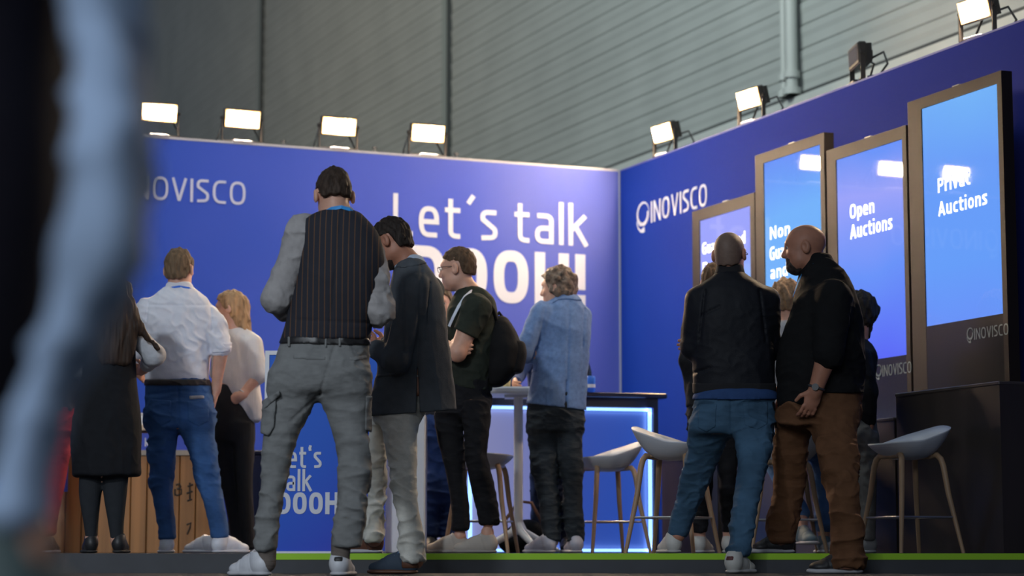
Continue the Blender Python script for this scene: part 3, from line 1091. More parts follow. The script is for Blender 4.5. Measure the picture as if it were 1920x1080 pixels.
def resample(rows, n=6):
    rows = np.array(rows, float)
    if len(rows) < 3:
        return rows
    out = []
    for i in range(len(rows) - 1):
        p1, p2 = rows[i], rows[i + 1]
        p0 = rows[i - 1] if i > 0 else p1
        p3 = rows[i + 2] if i + 2 < len(rows) else p2
        m1, m2 = (p2 - p0) / 2, (p3 - p1) / 2
        if i == 0:
            m1 = p2 - p1
        if i + 2 >= len(rows):
            m2 = p2 - p1
        for k in range(n):
            t = k / n
            h = np.array([2 * t ** 3 - 3 * t ** 2 + 1, t ** 3 - 2 * t ** 2 + t, -2 * t ** 3 + 3 * t ** 2, t ** 3 - t ** 2])
            v = h[0] * p1 + h[1] * m1 + h[2] * p2 + h[3] * m2
            v[0] = p1[0] + (p2[0] - p1[0]) * t
            out.append(v)
    out.append(rows[-1])
    return np.array(out)


def loft(rows, k=0.03, grow=0.0, e=2.35, round_=0.02, op='u', top=None, bot=None):
    """rows: (z, cx, cy, rx, ry), stacked elliptical sections; grow pushes the surface out"""
    R = resample(sorted([tuple(r) for r in rows]))
    z = R[:, 0]
    z0, z1 = z[0], z[-1]
    mx = (R[:, 3].max(), R[:, 4].max())
    lo = (R[:, 1].min() - mx[0] - grow, R[:, 2].min() - mx[1] - grow, z0 - max(grow, 0))
    hi = (R[:, 1].max() + mx[0] + grow, R[:, 2].max() + mx[1] + grow, z1 + max(grow, 0))

    def fn(X):
        zz = np.clip(X[..., 2], z0, z1)
        cx, cy = np.interp(zz, z, R[:, 1]), np.interp(zz, z, R[:, 2])
        rx, ry = np.interp(zz, z, R[:, 3]) + grow, np.interp(zz, z, R[:, 4]) + grow
        rx, ry = np.maximum(rx, 0.004), np.maximum(ry, 0.004)
        a, b = np.abs(X[..., 0] - cx) / rx, np.abs(X[..., 1] - cy) / ry
        q = (a ** e + b ** e) ** (1 / e)
        g = (a ** (e - 1) / rx + b ** (e - 1) / ry) / np.maximum(q, 1e-4) ** (e - 1)
        d = (q - 1) / np.maximum(g, 1e-3)
        d = np.minimum(d, 0.3)
        dz = np.maximum(z0 - X[..., 2], X[..., 2] - z1)
        # rounded end caps
        u = np.maximum(d + round_, 0)
        v = np.maximum(dz + round_, 0)
        return np.minimum(np.maximum(d + round_, dz + round_), 0) + np.sqrt(u * u + v * v) - round_
    return Prim(lo, hi, fn, k, op)


RNG = np.random.RandomState(5)
NK = RNG.normal(size=(10, 3))
NK /= np.linalg.norm(NK, axis=1)[:, None]
NP = RNG.uniform(0, 6.28, size=(10, 2))


def wav(X, freq, st=(1, 1, 1), seed=0):
    """smooth wandering folds, about -1..1"""
    Y = X * np.array(st, float)
    out = 0
    for i in range(5):
        j = (i + seed) % 10
        a, b = NK[j] * freq * (0.7 + 0.17 * i), NK[(j + 3) % 10] * freq * 0.45
        out = out + np.sin(Y @ a + NP[j, 0] + seed + 1.4 * np.sin(Y @ b + NP[j, 1]))
    return out / 2.6


def crease(X, freq, st=(1, 1, 1), seed=0):
    """cloth: soft undulation plus sharper gathered ridges that come and go"""
    m = np.clip(0.45 + 0.55 * wav(X, freq * 0.22, (1, 1, 1), seed + 3), 0.08, 1.0)
    r = (1 - np.abs(np.clip(wav(X, freq, st, seed), -1, 1))) ** 2.2
    return (0.8 * wav(X, freq * 0.55, st, seed + 1) - 1.7 * r + 0.5) * m


class Field:
    def __init__(self, prims, h, pad=0.03):
        self.h = h
        un = [p for p in prims if p.op == 'u']
        self.lo = np.min([p.lo for p in un], axis=0) - pad
        hi = np.max([p.hi for p in un], axis=0) + pad
        self.n = np.ceil((hi - self.lo) / h).astype(int) + 1
        self.F = np.full(tuple(self.n), 0.2, np.float32)
        for p in prims:
            self.add(p)

    def block(self, lo, hi):
        a = np.clip(np.floor((lo - self.lo) / self.h).astype(int), 0, self.n)
        b = np.clip(np.ceil((hi - self.lo) / self.h).astype(int) + 1, 0, self.n)
        return a, b

    def pts(self, a, b):
        ax = [self.lo[i] + self.h * np.arange(a[i], b[i]) for i in range(3)]
        return np.stack(np.meshgrid(*ax, indexing='ij'), axis=-1)

    def add(self, p):
        m = p.k + 0.025
        a, b = self.block(p.lo - m, p.hi + m)
        if np.any(b <= a):
            return
        s = tuple(slice(a[i], b[i]) for i in range(3))
        d = p.fn(self.pts(a, b))
        f = self.F[s]
        if p.op == 'u':
            h = np.clip(0.5 + 0.5 * (f - d) / p.k, 0, 1)
            self.F[s] = f * (1 - h) + d * h - p.k * h * (1 - h)
        elif p.op == 's':
            h = np.clip(0.5 - 0.5 * (f + d) / p.k, 0, 1)
            self.F[s] = f * (1 - h) - d * h + p.k * h * (1 - h)

    def displace(self, fn, band=0.045):
        """fn(points) -> offset added near the surface"""
        i = np.nonzero(np.abs(self.F) < band)
        X = np.stack([self.lo[k] + self.h * i[k] for k in range(3)], axis=-1)
        self.F[i] += fn(X).astype(np.float32)

    def cut(self, fn, band=None):
        """keep where fn(points) < 0"""
        i = np.nonzero(self.F < 0.06)
        X = np.stack([self.lo[k] + self.h * i[k] for k in range(3)], axis=-1)
        self.F[i] = np.maximum(self.F[i], fn(X).astype(np.float32))

    def copy(self):
        f = object.__new__(Field)
        f.h, f.lo, f.n, f.F = self.h, self.lo, self.n, self.F.copy()
        return f

    def mesh(self, name, m, parent, keep=1):
        F, h = self.F, self.h
        F[[0, -1]] = 0.2
        F[:, [0, -1]] = 0.2
        F[:, :, [0, -1]] = 0.2
        S = F < 0
        n = F.shape
        acc = {}
        P_, I_ = [], []
        quads = []
        strides = np.array([n[1] * n[2], n[2], 1])
        for ax in range(3):
            sl0 = [slice(None)] * 3
            sl1 = [slice(None)] * 3
            sl0[ax], sl1[ax] = slice(0, -1), slice(1, None)
            cr = S[tuple(sl0)] != S[tuple(sl1)]
            idx = np.argwhere(cr)
            if len(idx) == 0:
                return None
            f0 = F[tuple(sl0)][cr]
            f1 = F[tuple(sl1)][cr]
            t = f0 / (f0 - f1)
            pos = idx.astype(np.float64)
            pos[:, ax] += t
            o1, o2 = (ax + 1) % 3, (ax + 2) % 3
            e1, e2 = np.zeros(3, int), np.zeros(3, int)
            e1[o1], e2[o2] = 1, 1
            cells = [idx, idx - e1, idx - e1 - e2, idx - e2]
            lin = [c @ strides for c in cells]
            for l in lin:
                P_.append(pos)
                I_.append(l)
            q = np.stack(lin, axis=1)
            inside0 = f0 < 0
            q = np.where(inside0[:, None], q, q[:, ::-1])
            quads.append(q)
        I = np.concatenate(I_)
        PP = np.concatenate(P_)
        Q = np.concatenate(quads)
        uniq, inv = np.unique(I, return_inverse=True)
        cnt = np.bincount(inv).astype(float)
        V = np.stack([np.bincount(inv, PP[:, k]) / cnt for k in range(3)], axis=1)
        Qi = np.searchsorted(uniq, Q)
        V = V * h + self.lo
        # one relaxing pass takes the grid grain off
        for _ in range(keep):
            s = np.zeros_like(V)
            c = np.zeros(len(V))
            for a, b in ((0, 1), (1, 2), (2, 3), (3, 0)):
                for k in range(3):
                    s[:, k] += np.bincount(Qi[:, a], V[Qi[:, b], k], len(V)) + np.bincount(Qi[:, b], V[Qi[:, a], k], len(V))
                c += np.bincount(Qi[:, a], minlength=len(V)) + np.bincount(Qi[:, b], minlength=len(V))
            V = V * 0.5 + 0.5 * s / np.maximum(c, 1)[:, None]
        # drop crumbs: keep connected pieces of some size
        lab = np.arange(len(V))
        while True:
            mn = lab[Qi].min(axis=1)
            new = lab.copy()
            for k in range(4):
                np.minimum.at(new, Qi[:, k], mn)
            new = new[new]
            if np.array_equal(new, lab):
                break
            lab = new
        u2, i2, c2 = np.unique(lab, return_inverse=True, return_counts=True)
        big = c2 >= max(30, 0.10 * c2.max())
        kv = big[i2]
        remap = np.cumsum(kv) - 1
        Qi = remap[Qi[kv[Qi[:, 0]]]]
        V = V[kv]
        off, pp = np.zeros(3), parent
        while pp is not None:
            off += np.array(pp.location)
            pp = pp.parent
        V = V - off
        me = bpy.data.meshes.new(name)
        me.vertices.add(len(V))
        me.vertices.foreach_set('co', V.astype(np.float32).ravel())
        me.loops.add(len(Qi) * 4)
        me.loops.foreach_set('vertex_index', Qi.astype(np.int32).ravel())
        me.polygons.add(len(Qi))
        me.polygons.foreach_set('loop_start', np.arange(0, len(Qi) * 4, 4, dtype=np.int32))
        me.polygons.foreach_set('use_smooth', np.ones(len(Qi), bool))
        me.update(calc_edges=True)
        me.validate()
        if m is not None:
            me.materials.append(m)
        o = bpy.data.objects.new(name, me)
        C.objects.link(o)
        if parent is not None:
            o.parent = parent
        return o


def nrm(v):
    v = np.array(v, float)
    return v / np.linalg.norm(v)


class Person:
    """one figure; joints and outlines are read off the photograph at the figure's own depth D"""

    def __init__(self, D, x, label, floor=STAGE, group=None, h=0.007):
        self.D, self.h = D, h
        q = P(x, 1035, D)
        self.root = empty('person', (q.x, D, floor), label, 'person', group)
        bpy.context.view_layer.update()
        self.s = D / FPX
        self.body = []
        self.head_R = None
        self.shoes = []

    def W(self, px, py, dy=0.0):
        return np.array(P(px, py, self.D + dy))

    def rows(self, rows):
        """(y, xl, xr, ry, dy) in photo pixels, ry and dy in metres -> loft rows"""
        out = []
        for r in rows:
            y, xl, xr, ry = r[:4]
            dy = r[4] if len(r) > 4 else 0.0
            q = P((xl + xr) / 2, y, self.D + dy)
            out.append((q.z, q.x, q.y, (xr - xl) / 2 * (self.D + dy) / FPX, ry))
        return out

    # ---- head
    def head(self, x, y, dy=0.0, yaw=0.0, pitch=0.0, roll=0.0, s=1.0, skin=None, eyes=True, jaw=1.0):
        """centre of the skull's mid height in the photo; yaw 0 looks away from the lens, 90 to the left"""
        c = self.W(x, y, dy)
        ya, pi_, ro = map(math.radians, (yaw, pitch, roll))
        f = np.array((-math.sin(ya), math.cos(ya), 0))
        r = np.array((math.cos(ya), math.sin(ya), 0))
        u = np.array((0, 0, 1.0))
        f, u = f * math.cos(pi_) - u * math.sin(pi_), u * math.cos(pi_) + f * math.sin(pi_)
        r, u = r * math.cos(ro) + u * math.sin(ro), u * math.cos(ro) - r * math.sin(ro)
        self.hc, self.hf, self.hr, self.hu, self.hs = c, f, r, u, s
        R = np.stack([r, f, u], axis=1)
        self.hR = R
        L = lambda a, b, d: c + (r * a + f * b + u * d) * s
        self.hL = L
        E = lambda a, b, d, ra, rb, rd, k=0.015, op='u': ell(L(a, b, d), np.array((ra, rb, rd)) * s, R, k * s, op)
        pr = [E(0, -0.008, 0.030, 0.077, 0.098, 0.086, 0.02), E(0, 0.028, -0.035, 0.063 * jaw, 0.066, 0.082, 0.03),
              E(0, 0.058, -0.088, 0.036 * jaw, 0.032, 0.024, 0.035), E(0.045 * jaw, 0.02, -0.065, 0.018, 0.035, 0.025, 0.03), E(-0.045 * jaw, 0.02, -0.065, 0.018, 0.035, 0.025, 0.03)]
        pr += [cone(L(-0.032, 0.078, 0.030), L(0.032, 0.078, 0.030), 0.013 * s, 0.013 * s, 0.02 * s)]
        pr += [E(sx * 0.040, 0.062, -0.022, 0.020, 0.018, 0.016, 0.02) for sx in (-1, 1)]
        pr += [E(sx * 0.031, 0.098, 0.010, 0.017, 0.014, 0.012, 0.012, 's') for sx in (-1, 1)]
        pr += [cone(L(0, 0.085, 0.018), L(0, 0.108, -0.024), 0.008 * s, 0.012 * s, 0.014 * s), E(0.010, 0.098, -0.030, 0.009, 0.011, 0.008, 0.008), E(-0.010, 0.098, -0.030, 0.009, 0.011, 0.008, 0.008)]
        pr += [cone(L(-0.018, 0.084, -0.054), L(0.018, 0.084, -0.054), 0.007 * s, 0.007 * s, 0.008 * s), cone(L(-0.015, 0.083, -0.067), L(0.015, 0.083, -0.067), 0.007 * s, 0.007 * s, 0.008 * s)]
        pr += [cone(L(-0.022, 0.096, -0.0605), L(0.022, 0.096, -0.0605), 0.002 * s, 0.002 * s, 0.004, op='s')]
        for sx in (-1, 1):
            pr += [E(sx * 0.084, -0.012, -0.004, 0.012, 0.022, 0.034, 0.006), E(sx * 0.094, -0.004, 0.000, 0.008, 0.011, 0.018, 0.006, 's')]
        self.body += pr
        if eyes:
            for sx in (-1, 1):
                self.eye = getattr(self, 'eye', []) + [L(sx * 0.031, 0.0775, 0.010)]
        return self

    def neck(self, base, r=0.058):
        self.body.append(cone(self.hL(0, -0.020, -0.055), np.array(base, float), 0.054 * self.hs, r, 0.03))

    def hair(self, name, m, thick=0.012, line=((-0.13, -0.075), (-0.055, -0.060), (-0.038, 0.020), (0.012, 0.034), (0.016, 0.0), (0.03, 0.005), (0.055, 0.060), (0.08, 0.075), (0.1, 0.09)), rough=0.004, freq=170, top=0.0, h=0.005, extra=(), side=0.6, st=(1, 1, 0.35), line_w=0.0):
        c, R, s = self.hc, self.hR, self.hs
        L = self.hL
        pr = [ell(L(0, -0.010, 0.030), (np.array((0.077, 0.099, 0.087)) + np.array((thick * side, thick, thick + top))) * s, R, 0.02), ell(L(0, -0.030, -0.03), (np.array((0.064, 0.066, 0.075)) + thick * 0.7) * s, R, 0.03)]
        pr += list(extra)
        F = Field(pr, h)
        ln = np.array(line)

        def q(X):
            Y = (X - c) @ R / s
            lim = np.interp(Y[:, 1], ln[:, 0], ln[:, 1]) + 0.006 * np.sin(Y[:, 0] * 160) * 0.5
            return (lim - Y[:, 2]) * 0.7
        if rough:
            F.displace(lambda X: rough * wav((X - c) @ R, freq, st, 2) + rough * 0.5 * wav((X - c) @ R, freq * 2.1, st, 4))
        if not extra:
            F.cut(q)
        else:
            F.cut(lambda X: np.where(((X - c) @ R)[:, 2] / s > -0.10, np.minimum(q(X), 0.05) * (np.abs(((X - c) @ R)[:, 1] / s - 0.06) < 0.10) * (((X - c) @ R)[:, 1] / s > -0.01) - 0.05 * (((X - c) @ R)[:, 1] / s <= -0.01), -0.05))
        return F.mesh(name, m, self.root)

    # ---- limbs
    def arm(self, pts, rr, hand=None, hs=1.0, shrink=0.006):
        """pts: shoulder, elbow, wrist (x, y, dy); rr: radii in m"""
        w = [self.W(*p) for p in pts]
        for i in range(len(w) - 1):
            self.body.append(cone(w[i], w[i + 1], rr[i] - shrink, rr[i + 1] - shrink, 0.02))
        return w

    def sleeve(self, pts, rr, k=0.03):
        w = [self.W(*p) for p in pts]
        return [cone(w[i], w[i + 1], rr[i], rr[i + 1], k) for i in range(len(w) - 1)]

    def hand(self, wrist, d, palm, thumb, curl=0.5, s=1.0):
        """d: direction of the palm; palm: the way the palm faces; thumb: the side the thumb is on"""
        d = nrm(d)
        palm = np.array(palm, float)
        palm = nrm(palm - d * (palm @ d))
        t = np.cross(d, palm)
        if t @ np.array(thumb, float) < 0:
            t = -t
        wv = np.array(wrist, float)
        R = np.stack([t, d, palm], axis=1)
        pr = [ell(wv + d * 0.045 * s, np.array((0.040, 0.055, 0.016)) * s, R, 0.012), cone(wv - d * 0.02, wv + d * 0.02 * s, 0.026 * s, 0.026 * s, 0.02)]
        for i, (o, L, cu) in enumerate(((0.030, 0.072, 0.85), (0.010, 0.080, 1.0), (-0.010, 0.074, 1.1), (-0.029, 0.058, 1.25))):
            p = wv + (t * o + d * 0.085) * s
            a = 0.0
            for seg, fr in ((0.45, 0.35), (0.32, 0.45), (0.23, 0.35)):
                a += curl * cu * fr * 2.0
                q = p + (d * math.cos(a) + palm * math.sin(a) + t * (o * 0.8)) * L * seg * s
                pr.append(cone(p, q, 0.0092 * s, 0.0084 * s, 0.004))
                p = q
        p = wv + (t * 0.030 + d * 0.022) * s
        q = p + (t * 0.65 + d * 0.6 + palm * 0.35) * 0.040 * s
        r_ = q + (t * 0.25 + d * 0.85 + palm * 0.45) * 0.034 * s
        pr += [cone(p, q, 0.013 * s, 0.0105 * s, 0.008), cone(q, r_, 0.0105 * s, 0.009 * s, 0.004)]
        self.body += pr

    def torso(self, rows, shrink=0.026, k=0.04):
        self.body.append(loft(self.rows(rows), k, -shrink))

    def leg(self, rows, shrink=0.022, k=0.03):
        self.body.append(loft(self.rows(rows), k, -shrink))

    def skin(self, m, eyem=None):
        F = Field(self.body, self.h * 0.85)
        self.bodyF = F
        o = F.mesh('body', m, self.root)
        for e in getattr(self, 'eye', []):
            c = e - np.array(self.root.location)
            vs, fs = [], []
            n, rg = 12, 7
            for j in range(rg + 1):
                th_ = math.pi * j / rg
                for k in range(n):
                    ph = 2 * math.pi * k / n
                    dloc = self.hR @ np.array((math.sin(th_) * math.cos(ph), math.cos(th_), math.sin(th_) * math.sin(ph)))
                    vs.append(c + dloc * 0.0118 * self.hs)
            for j in range(rg):
                for k in range(n):
                    fs.append((j * n + k, j * n + (k + 1) % n, (j + 1) * n + (k + 1) % n, (j + 1) * n + k))
            eo = mesh_obj('eye', vs, fs, M_eye, self.root, True)
            eo.data.materials.append(M_iris)
            for p in eo.data.polygons[:2 * n]:
                p.material_index = 1
        return o

    def garment(self, name, prims, m, folds=(), cut=None, h=None, keep=1, parent=None, seams=()):
        F = Field(prims, h or self.h)
        for x0, y0, x1, y1, dp in seams:
            def groove(X):
                x, y = self.pxpy(X)
                ex, ey = x1 - x0, y1 - y0
                t = np.clip(((x - x0) * ex + (y - y0) * ey) / (ex * ex + ey * ey), 0, 1)
                dd = np.hypot(x - x0 - t * ex, y - y0 - t * ey) * self.s
                return dp * np.exp(-(dd / .007) ** 2) * (X[:, 1] < self.D + .02)
            F.displace(groove)
        for amp, freq, st_, seed in folds:
            F.displace(lambda X: amp * crease(X, freq, st_, seed))
        if cut is not None:
            F.cut(cut)
        o = F.mesh(name, m, parent or self.root, keep)
        if o is not None and parent is not None and parent is not self.root:
            o.location = (0, 0, 0)
        return F

    def patch(self, F, name, off, region, m, parent=None):
        """a thin layer of cloth lying on a garment inside a region (pocket, belt, collar, flap)"""
        G = F.copy()
        G.F = G.F - off
        G.cut(region)
        return G.mesh(name, m, parent or self.root)

    def pxpy(self, X):
        y = X[:, 1]
        fw = y * ct + (X[:, 2] - CAMZ) * st
        upv = -y * st + (X[:, 2] - CAMZ) * ct
        return 960 + FPX * X[:, 0] / fw, 540 - FPX * upv / fw

    def poly(self, pts, back=None):
        """region function: inside a photo-plane outline at this figure's depth; back: only nearer than D + back"""
        pts = np.array(pts, float)
        sc = self.s

        def fn(X):
            x, y = self.pxpy(X)
            d = np.full(len(x), 1e9)
            ins = np.zeros(len(x), bool)
            n = len(pts)
            for i in range(n):
                a, b = pts[i], pts[(i + 1) % n]
                e = b - a
                t = np.clip(((x - a[0]) * e[0] + (y - a[1]) * e[1]) / (e @ e), 0, 1)
                d = np.minimum(d, np.hypot(x - a[0] - t * e[0], y - a[1] - t * e[1]))
                c = (a[1] > y) != (b[1] > y)
                with np.errstate(divide='ignore', invalid='ignore'):
                    xi = a[0] + (y - a[1]) / (b[1] - a[1] if b[1] != a[1] else 1e-9) * e[0]
                ins ^= c & (x < xi)
            d = np.where(ins, -d, d) * sc
            if back is not None:
                d = np.maximum(d, X[:, 1] - (self.D + back))
            return d
        return fn

    def band(self, y0, y1, slope=0.0, x0=0.0):
        """between two photo heights"""
        def fn(X):
            x, y = self.pxpy(X)
            yy = y - slope * (x - x0)
            return np.maximum(y0 - yy, yy - y1) * self.s
        return fn

    def shoe(self, heel, toe, mu, ms, L=None, zfloor=STAGE, width=0.047, lace=None, high=0.0, lift=0.0, heelpatch=None, soleh=0.028, tab=None):
        """heel / toe: ground points (world x, y); upper, sole and laces"""
        a, b = np.array((heel[0], heel[1], zfloor)), np.array((toe[0], toe[1], zfloor + lift * 0))
        d = nrm(b - a)
        ln = np.linalg.norm(b - a)
        if L is not None:
            b = a + d * L
            ln = L
        z = np.array((0, 0, 1.0))
        t = np.cross(z, d)
        p = lambda f_, s_, u_: a + d * (f_ * ln) + t * s_ + z * (u_ + lift * max(0, 1 - f_))
        R = np.stack([t, d, z], axis=1)
        wd = width
        up_ = [ell(p(0.17, 0, 0.050), (wd * 0.80, ln * 0.17, 0.050), R, 0.03), ell(p(0.46, 0, 0.045), (wd * 0.86, ln * 0.27, 0.047), R, 0.03), ell(p(0.76, 0, 0.032), (wd * 0.97, ln * 0.22, 0.032), R, 0.03),
               cone(p(0.16, 0, 0.06), p(0.20, 0, 0.095 + high), wd * 0.80, wd * 0.78, 0.03), cone(p(0.32, 0, 0.085), p(0.62, 0, 0.055), 0.026, 0.024, 0.03)]
        F = Field(up_ + [cone(p(0.20, 0, 0.10 + high), p(0.23, 0, 0.16 + high), wd * 0.60, wd * 0.7, 0.008, op='s')], 0.005)
        F.cut(lambda X: (a[2] + 0.012 + lift * 0) - X[:, 2] if lift == 0 else -np.ones(len(X)))
        def panels(X):
            f_, s_, u_ = ((X - a) @ d) / ln, (X - a) @ t, X[:, 2] - a[2]
            g = np.exp(-((f_ - 0.70 + 2.5 * np.abs(s_)) / .022) ** 2) + np.exp(-((f_ - 0.30 - 1.2 * (u_ - .05)) / .02) ** 2) * (np.abs(s_) > .012)
            return .0035 * g - .002 * (np.abs(s_) < .016) * (f_ > .3) * (f_ < .62)
        F.displace(panels)
        up = F.mesh('shoe', mu, self.root)
        if up is None:
            return
        sl = [cone(p(0.15, 0, 0.012), p(0.50, 0, 0.012), wd * 0.86, wd * 0.90, 0.02, (z, 0.30)), cone(p(0.50, 0, 0.012), p(0.78, 0.0, 0.012), wd * 0.92, wd * 1.0, 0.02, (z, 0.30)), cone(p(0.78, 0, 0.012), p(0.86, 0, 0.014), wd, wd * 0.8, 0.02, (z, 0.32))]
        G = Field(sl, 0.005)
        if lift == 0:
            zz = a[2]
            G.cut(lambda X: np.maximum(zz + 0.0005 - X[:, 2], X[:, 2] - zz - soleh))
        so = G.mesh('sole', ms, up)
        if lace is not None:
            m_ = MB()
            o_ = Vector(self.root.location)
            for q in range(4):
                f_ = 0.36 + 0.075 * q
                u_ = 0.117 - 0.0125 * q
                pts = [Vector(p(f_, s_ * wd * 0.55, u_ - 0.016 * abs(s_) ** 1.5)) - o_ for s_ in (-1, -0.5, 0, 0.5, 1)]
                m_.tube(pts, 0.0042, 6)
            m_.build('laces', lace, up)
        if heelpatch is not None:
            H_ = F.copy()
            H_.F = H_.F - 0.0025
            H_.cut(lambda X: ((X - a) @ d) - 0.27 * ln)
            H_.cut(lambda X: (a[2] + 0.028) - X[:, 2])
            H_.mesh('heel_patch', heelpatch, up)
        if tab is not None:
            H_ = F.copy()
            H_.F = H_.F - 0.003
            H_.cut(lambda X: np.maximum(((X - a) @ d) - 0.16 * ln, np.abs((X - a) @ t) - 0.020))
            H_.cut(lambda X: np.maximum((a[2] + 0.066) - X[:, 2], X[:, 2] - a[2] - 0.088))
            H_.mesh('heel_tab', tab, up)
        self.shoes.append(up)
        return up

    def foot(self, ankle, heel, toe, zf=STAGE):
        a, b = np.array((heel[0], heel[1], zf)), np.array((toe[0], toe[1], zf))
        d = nrm(b - a)
        ln = np.linalg.norm(b - a)
        z = np.array((0, 0, 1.0))
        m = a + d * ln * 0.2
        self.body += [cone(np.array(ankle, float), m + z * 0.07, 0.038, 0.036, 0.02), cone(m + z * 0.05, a + d * ln * 0.75 + z * 0.028, 0.030, 0.022, 0.02)]

    def ring_strip(self, name, pts, w, m, thick=0.003, parent=None):
        """flat ribbon through world points (lanyard, strap)"""
        off = self.root.location
        pts = [Vector(p) for p in pts]
        vs, fs = [], []
        c = Vector((self.hc if self.head_R is None else self.hc))
        for i, p in enumerate(pts):
            t = (pts[min(i + 1, len(pts) - 1)] - pts[max(i - 1, 0)]).normalized()
            outv = Vector((p.x - off.x, p.y - self.D, 0))
            outv = outv.normalized() if outv.length > 1e-4 else Vector((0, -1, 0))
            s_ = t.cross(outv).normalized()
            n_ = s_.cross(t).normalized()
            for a, b in ((-1, -1), (1, -1), (1, 1), (-1, 1)):
                vs.append(p - off + s_ * (a * w / 2) + n_ * (b * thick / 2))
        n = len(pts)
        for i in range(n - 1):
            for k in range(4):
                fs.append((i * 4 + k, i * 4 + (k + 1) % 4, i * 4 + 4 + (k + 1) % 4, i * 4 + 4 + k))
        fs += [(3, 2, 1, 0), tuple(range(4 * n - 4, 4 * n))]
        return mesh_obj(name, vs, fs, m, parent or self.root, False)

    def beard(self, m, thick=1.0):
        L, s = self.hL, self.hs
        g = .004 * thick
        F = Field([ell(L(0, .030, -.060), (np.array((.063, .062, .058)) + g) * s, self.hR, .02), ell(L(0, .060, -.090), (np.array((.040, .034, .028)) + g) * s, self.hR, .03), cone(L(-.026, .090, -.047), L(.026, .090, -.047), (.0045 + g) * s, (.0045 + g) * s, .01)], .005)
        F.displace(lambda X: .0025 * thick * wav(X, 200, (1, 1, 1), 2))

        def cutf(X):
            Y = (X - self.hc) @ self.hR / s
            lim = np.interp(Y[:, 1], (-.02, .0, .05, .075, .09, .12), (-.02, -.025, -.052, -.045, -.040, -.040))
            lip = np.where(Y[:, 1] > .06, .016 - np.sqrt((Y[:, 0] / 1.6) ** 2 + (Y[:, 2] + .0615) ** 2), -1)
            return np.maximum(np.maximum(Y[:, 2] - lim, -.004 - Y[:, 1]), lip * .5)
        F.cut(cutf)
        return F.mesh('beard', m, self.root)

    def glasses(self, m, lens):
        L = self.hL
        o = Vector(self.root.location)
        V = lambda *a: Vector(L(*a)) - o
        fr = MB()
        for sx in (-1, 1):
            pts = [V(sx * 0.033 + 0.024 * math.cos(a), 0.104 - 0.008 * abs(math.cos(a) * sx + 0.2) * 0.3, 0.008 + 0.017 * math.sin(a)) for a in np.linspace(0, 2 * math.pi, 17)]
            fr.tube(pts, 0.0018, 6)
            fr.tube([V(sx * 0.057, 0.102, 0.012), V(sx * 0.079, 0.080, 0.014), V(sx * 0.086, 0.010, 0.012), V(sx * 0.084, -0.02, 0.0)], 0.0022, 6)
        fr.tube([V(-0.010, 0.106, 0.012), V(0, 0.112, 0.016), V(0.010, 0.106, 0.012)], 0.0018, 6)
        g = fr.build('glasses', m, self.root)
        return g


M_eye = mat('eye_white', (0.55, 0.54, 0.52), 0.25)
M_iris = mat('dark_iris', (0.03, 0.02, 0.015), 0.2)
# ------------------------------------------------------------------ cloth, skin and hair
SKIN = mat('fair_skin', (0.60, 0.33, 0.235), 0.5, var=0.12, vscale=18, bump=0.05, spec=0.4)
SKIN2 = mat('tanned_skin', (0.40, 0.18, 0.115), 0.5, var=0.12, vscale=18, bump=0.05, spec=0.4)
HAIR_D = mat('dark_hair', (0.022, 0.016, 0.013), 0.65, var=0.4, vscale=60, stretch=(1, 1, 0.2), bump=0.8, bscale=160, spec=0.2)
HAIR_B = mat('brown_hair', (0.085, 0.050, 0.028), 0.65, var=0.35, vscale=60, stretch=(1, 1, 0.2), bump=0.8, bscale=160, spec=0.2)
HAIR_LB = mat('light_brown_hair', (0.16, 0.105, 0.062), 0.65, var=0.3, vscale=60, stretch=(1, 1, 0.2), bump=0.8, bscale=160, spec=0.2)
HAIR_BL = mat('blonde_hair', (0.34, 0.20, 0.095), 0.65, var=0.4, vscale=45, stretch=(1, 1, 0.12), bump=0.5, bscale=110)
HAIR_G = mat('greying_brown_hair', (0.17, 0.115, 0.08), 0.65, var=0.75, vscale=34, bump=0.6, bscale=110)
HAIR_R = mat('ginger_hair', (0.20, 0.115, 0.058), 0.65, var=0.4, vscale=50, bump=0.5, bscale=110)
STUB = mat('shaved_hair', (0.17, 0.11, 0.085), 0.6, var=0.1, vscale=60)
BEARD = mat('dark_beard', (0.035, 0.024, 0.02), 0.6, var=0.4, vscale=90, bump=0.4, bscale=140)
WHITE_SH = mat('white_shoe_leather', (0.62, 0.63, 0.67), 0.5, var=0.06, vscale=30)
WHITE_SO = mat('white_rubber', (0.50, 0.50, 0.53), 0.6)
BLACK_SH = mat('black_shoe', (0.016, 0.016, 0.018), 0.5)
DARK_SO = mat('dark_rubber', (0.03, 0.028, 0.027), 0.7)
LACE = mat('white_laces', (0.40, 0.42, 0.48), 0.7)


def cloth(name, col, fold=0.6, fscale=9, fst=(1, 1, 1), var=0.10, rough=0.85, sheen=0.0, vs=22):
    return mat(name, col, rough, var=var, vscale=vs, bump=0.25, bscale=180, fold=fold, fscale=fscale, fstretch=fst, spec=0.2, sheen=sheen)


def denim(name, col):
    return mat(name, col, 0.8, var=0.32, vscale=6, bump=0.3, bscale=220, fold=0.3, fscale=13, fstretch=(0.6, 0.6, 1.6), spec=0.2)


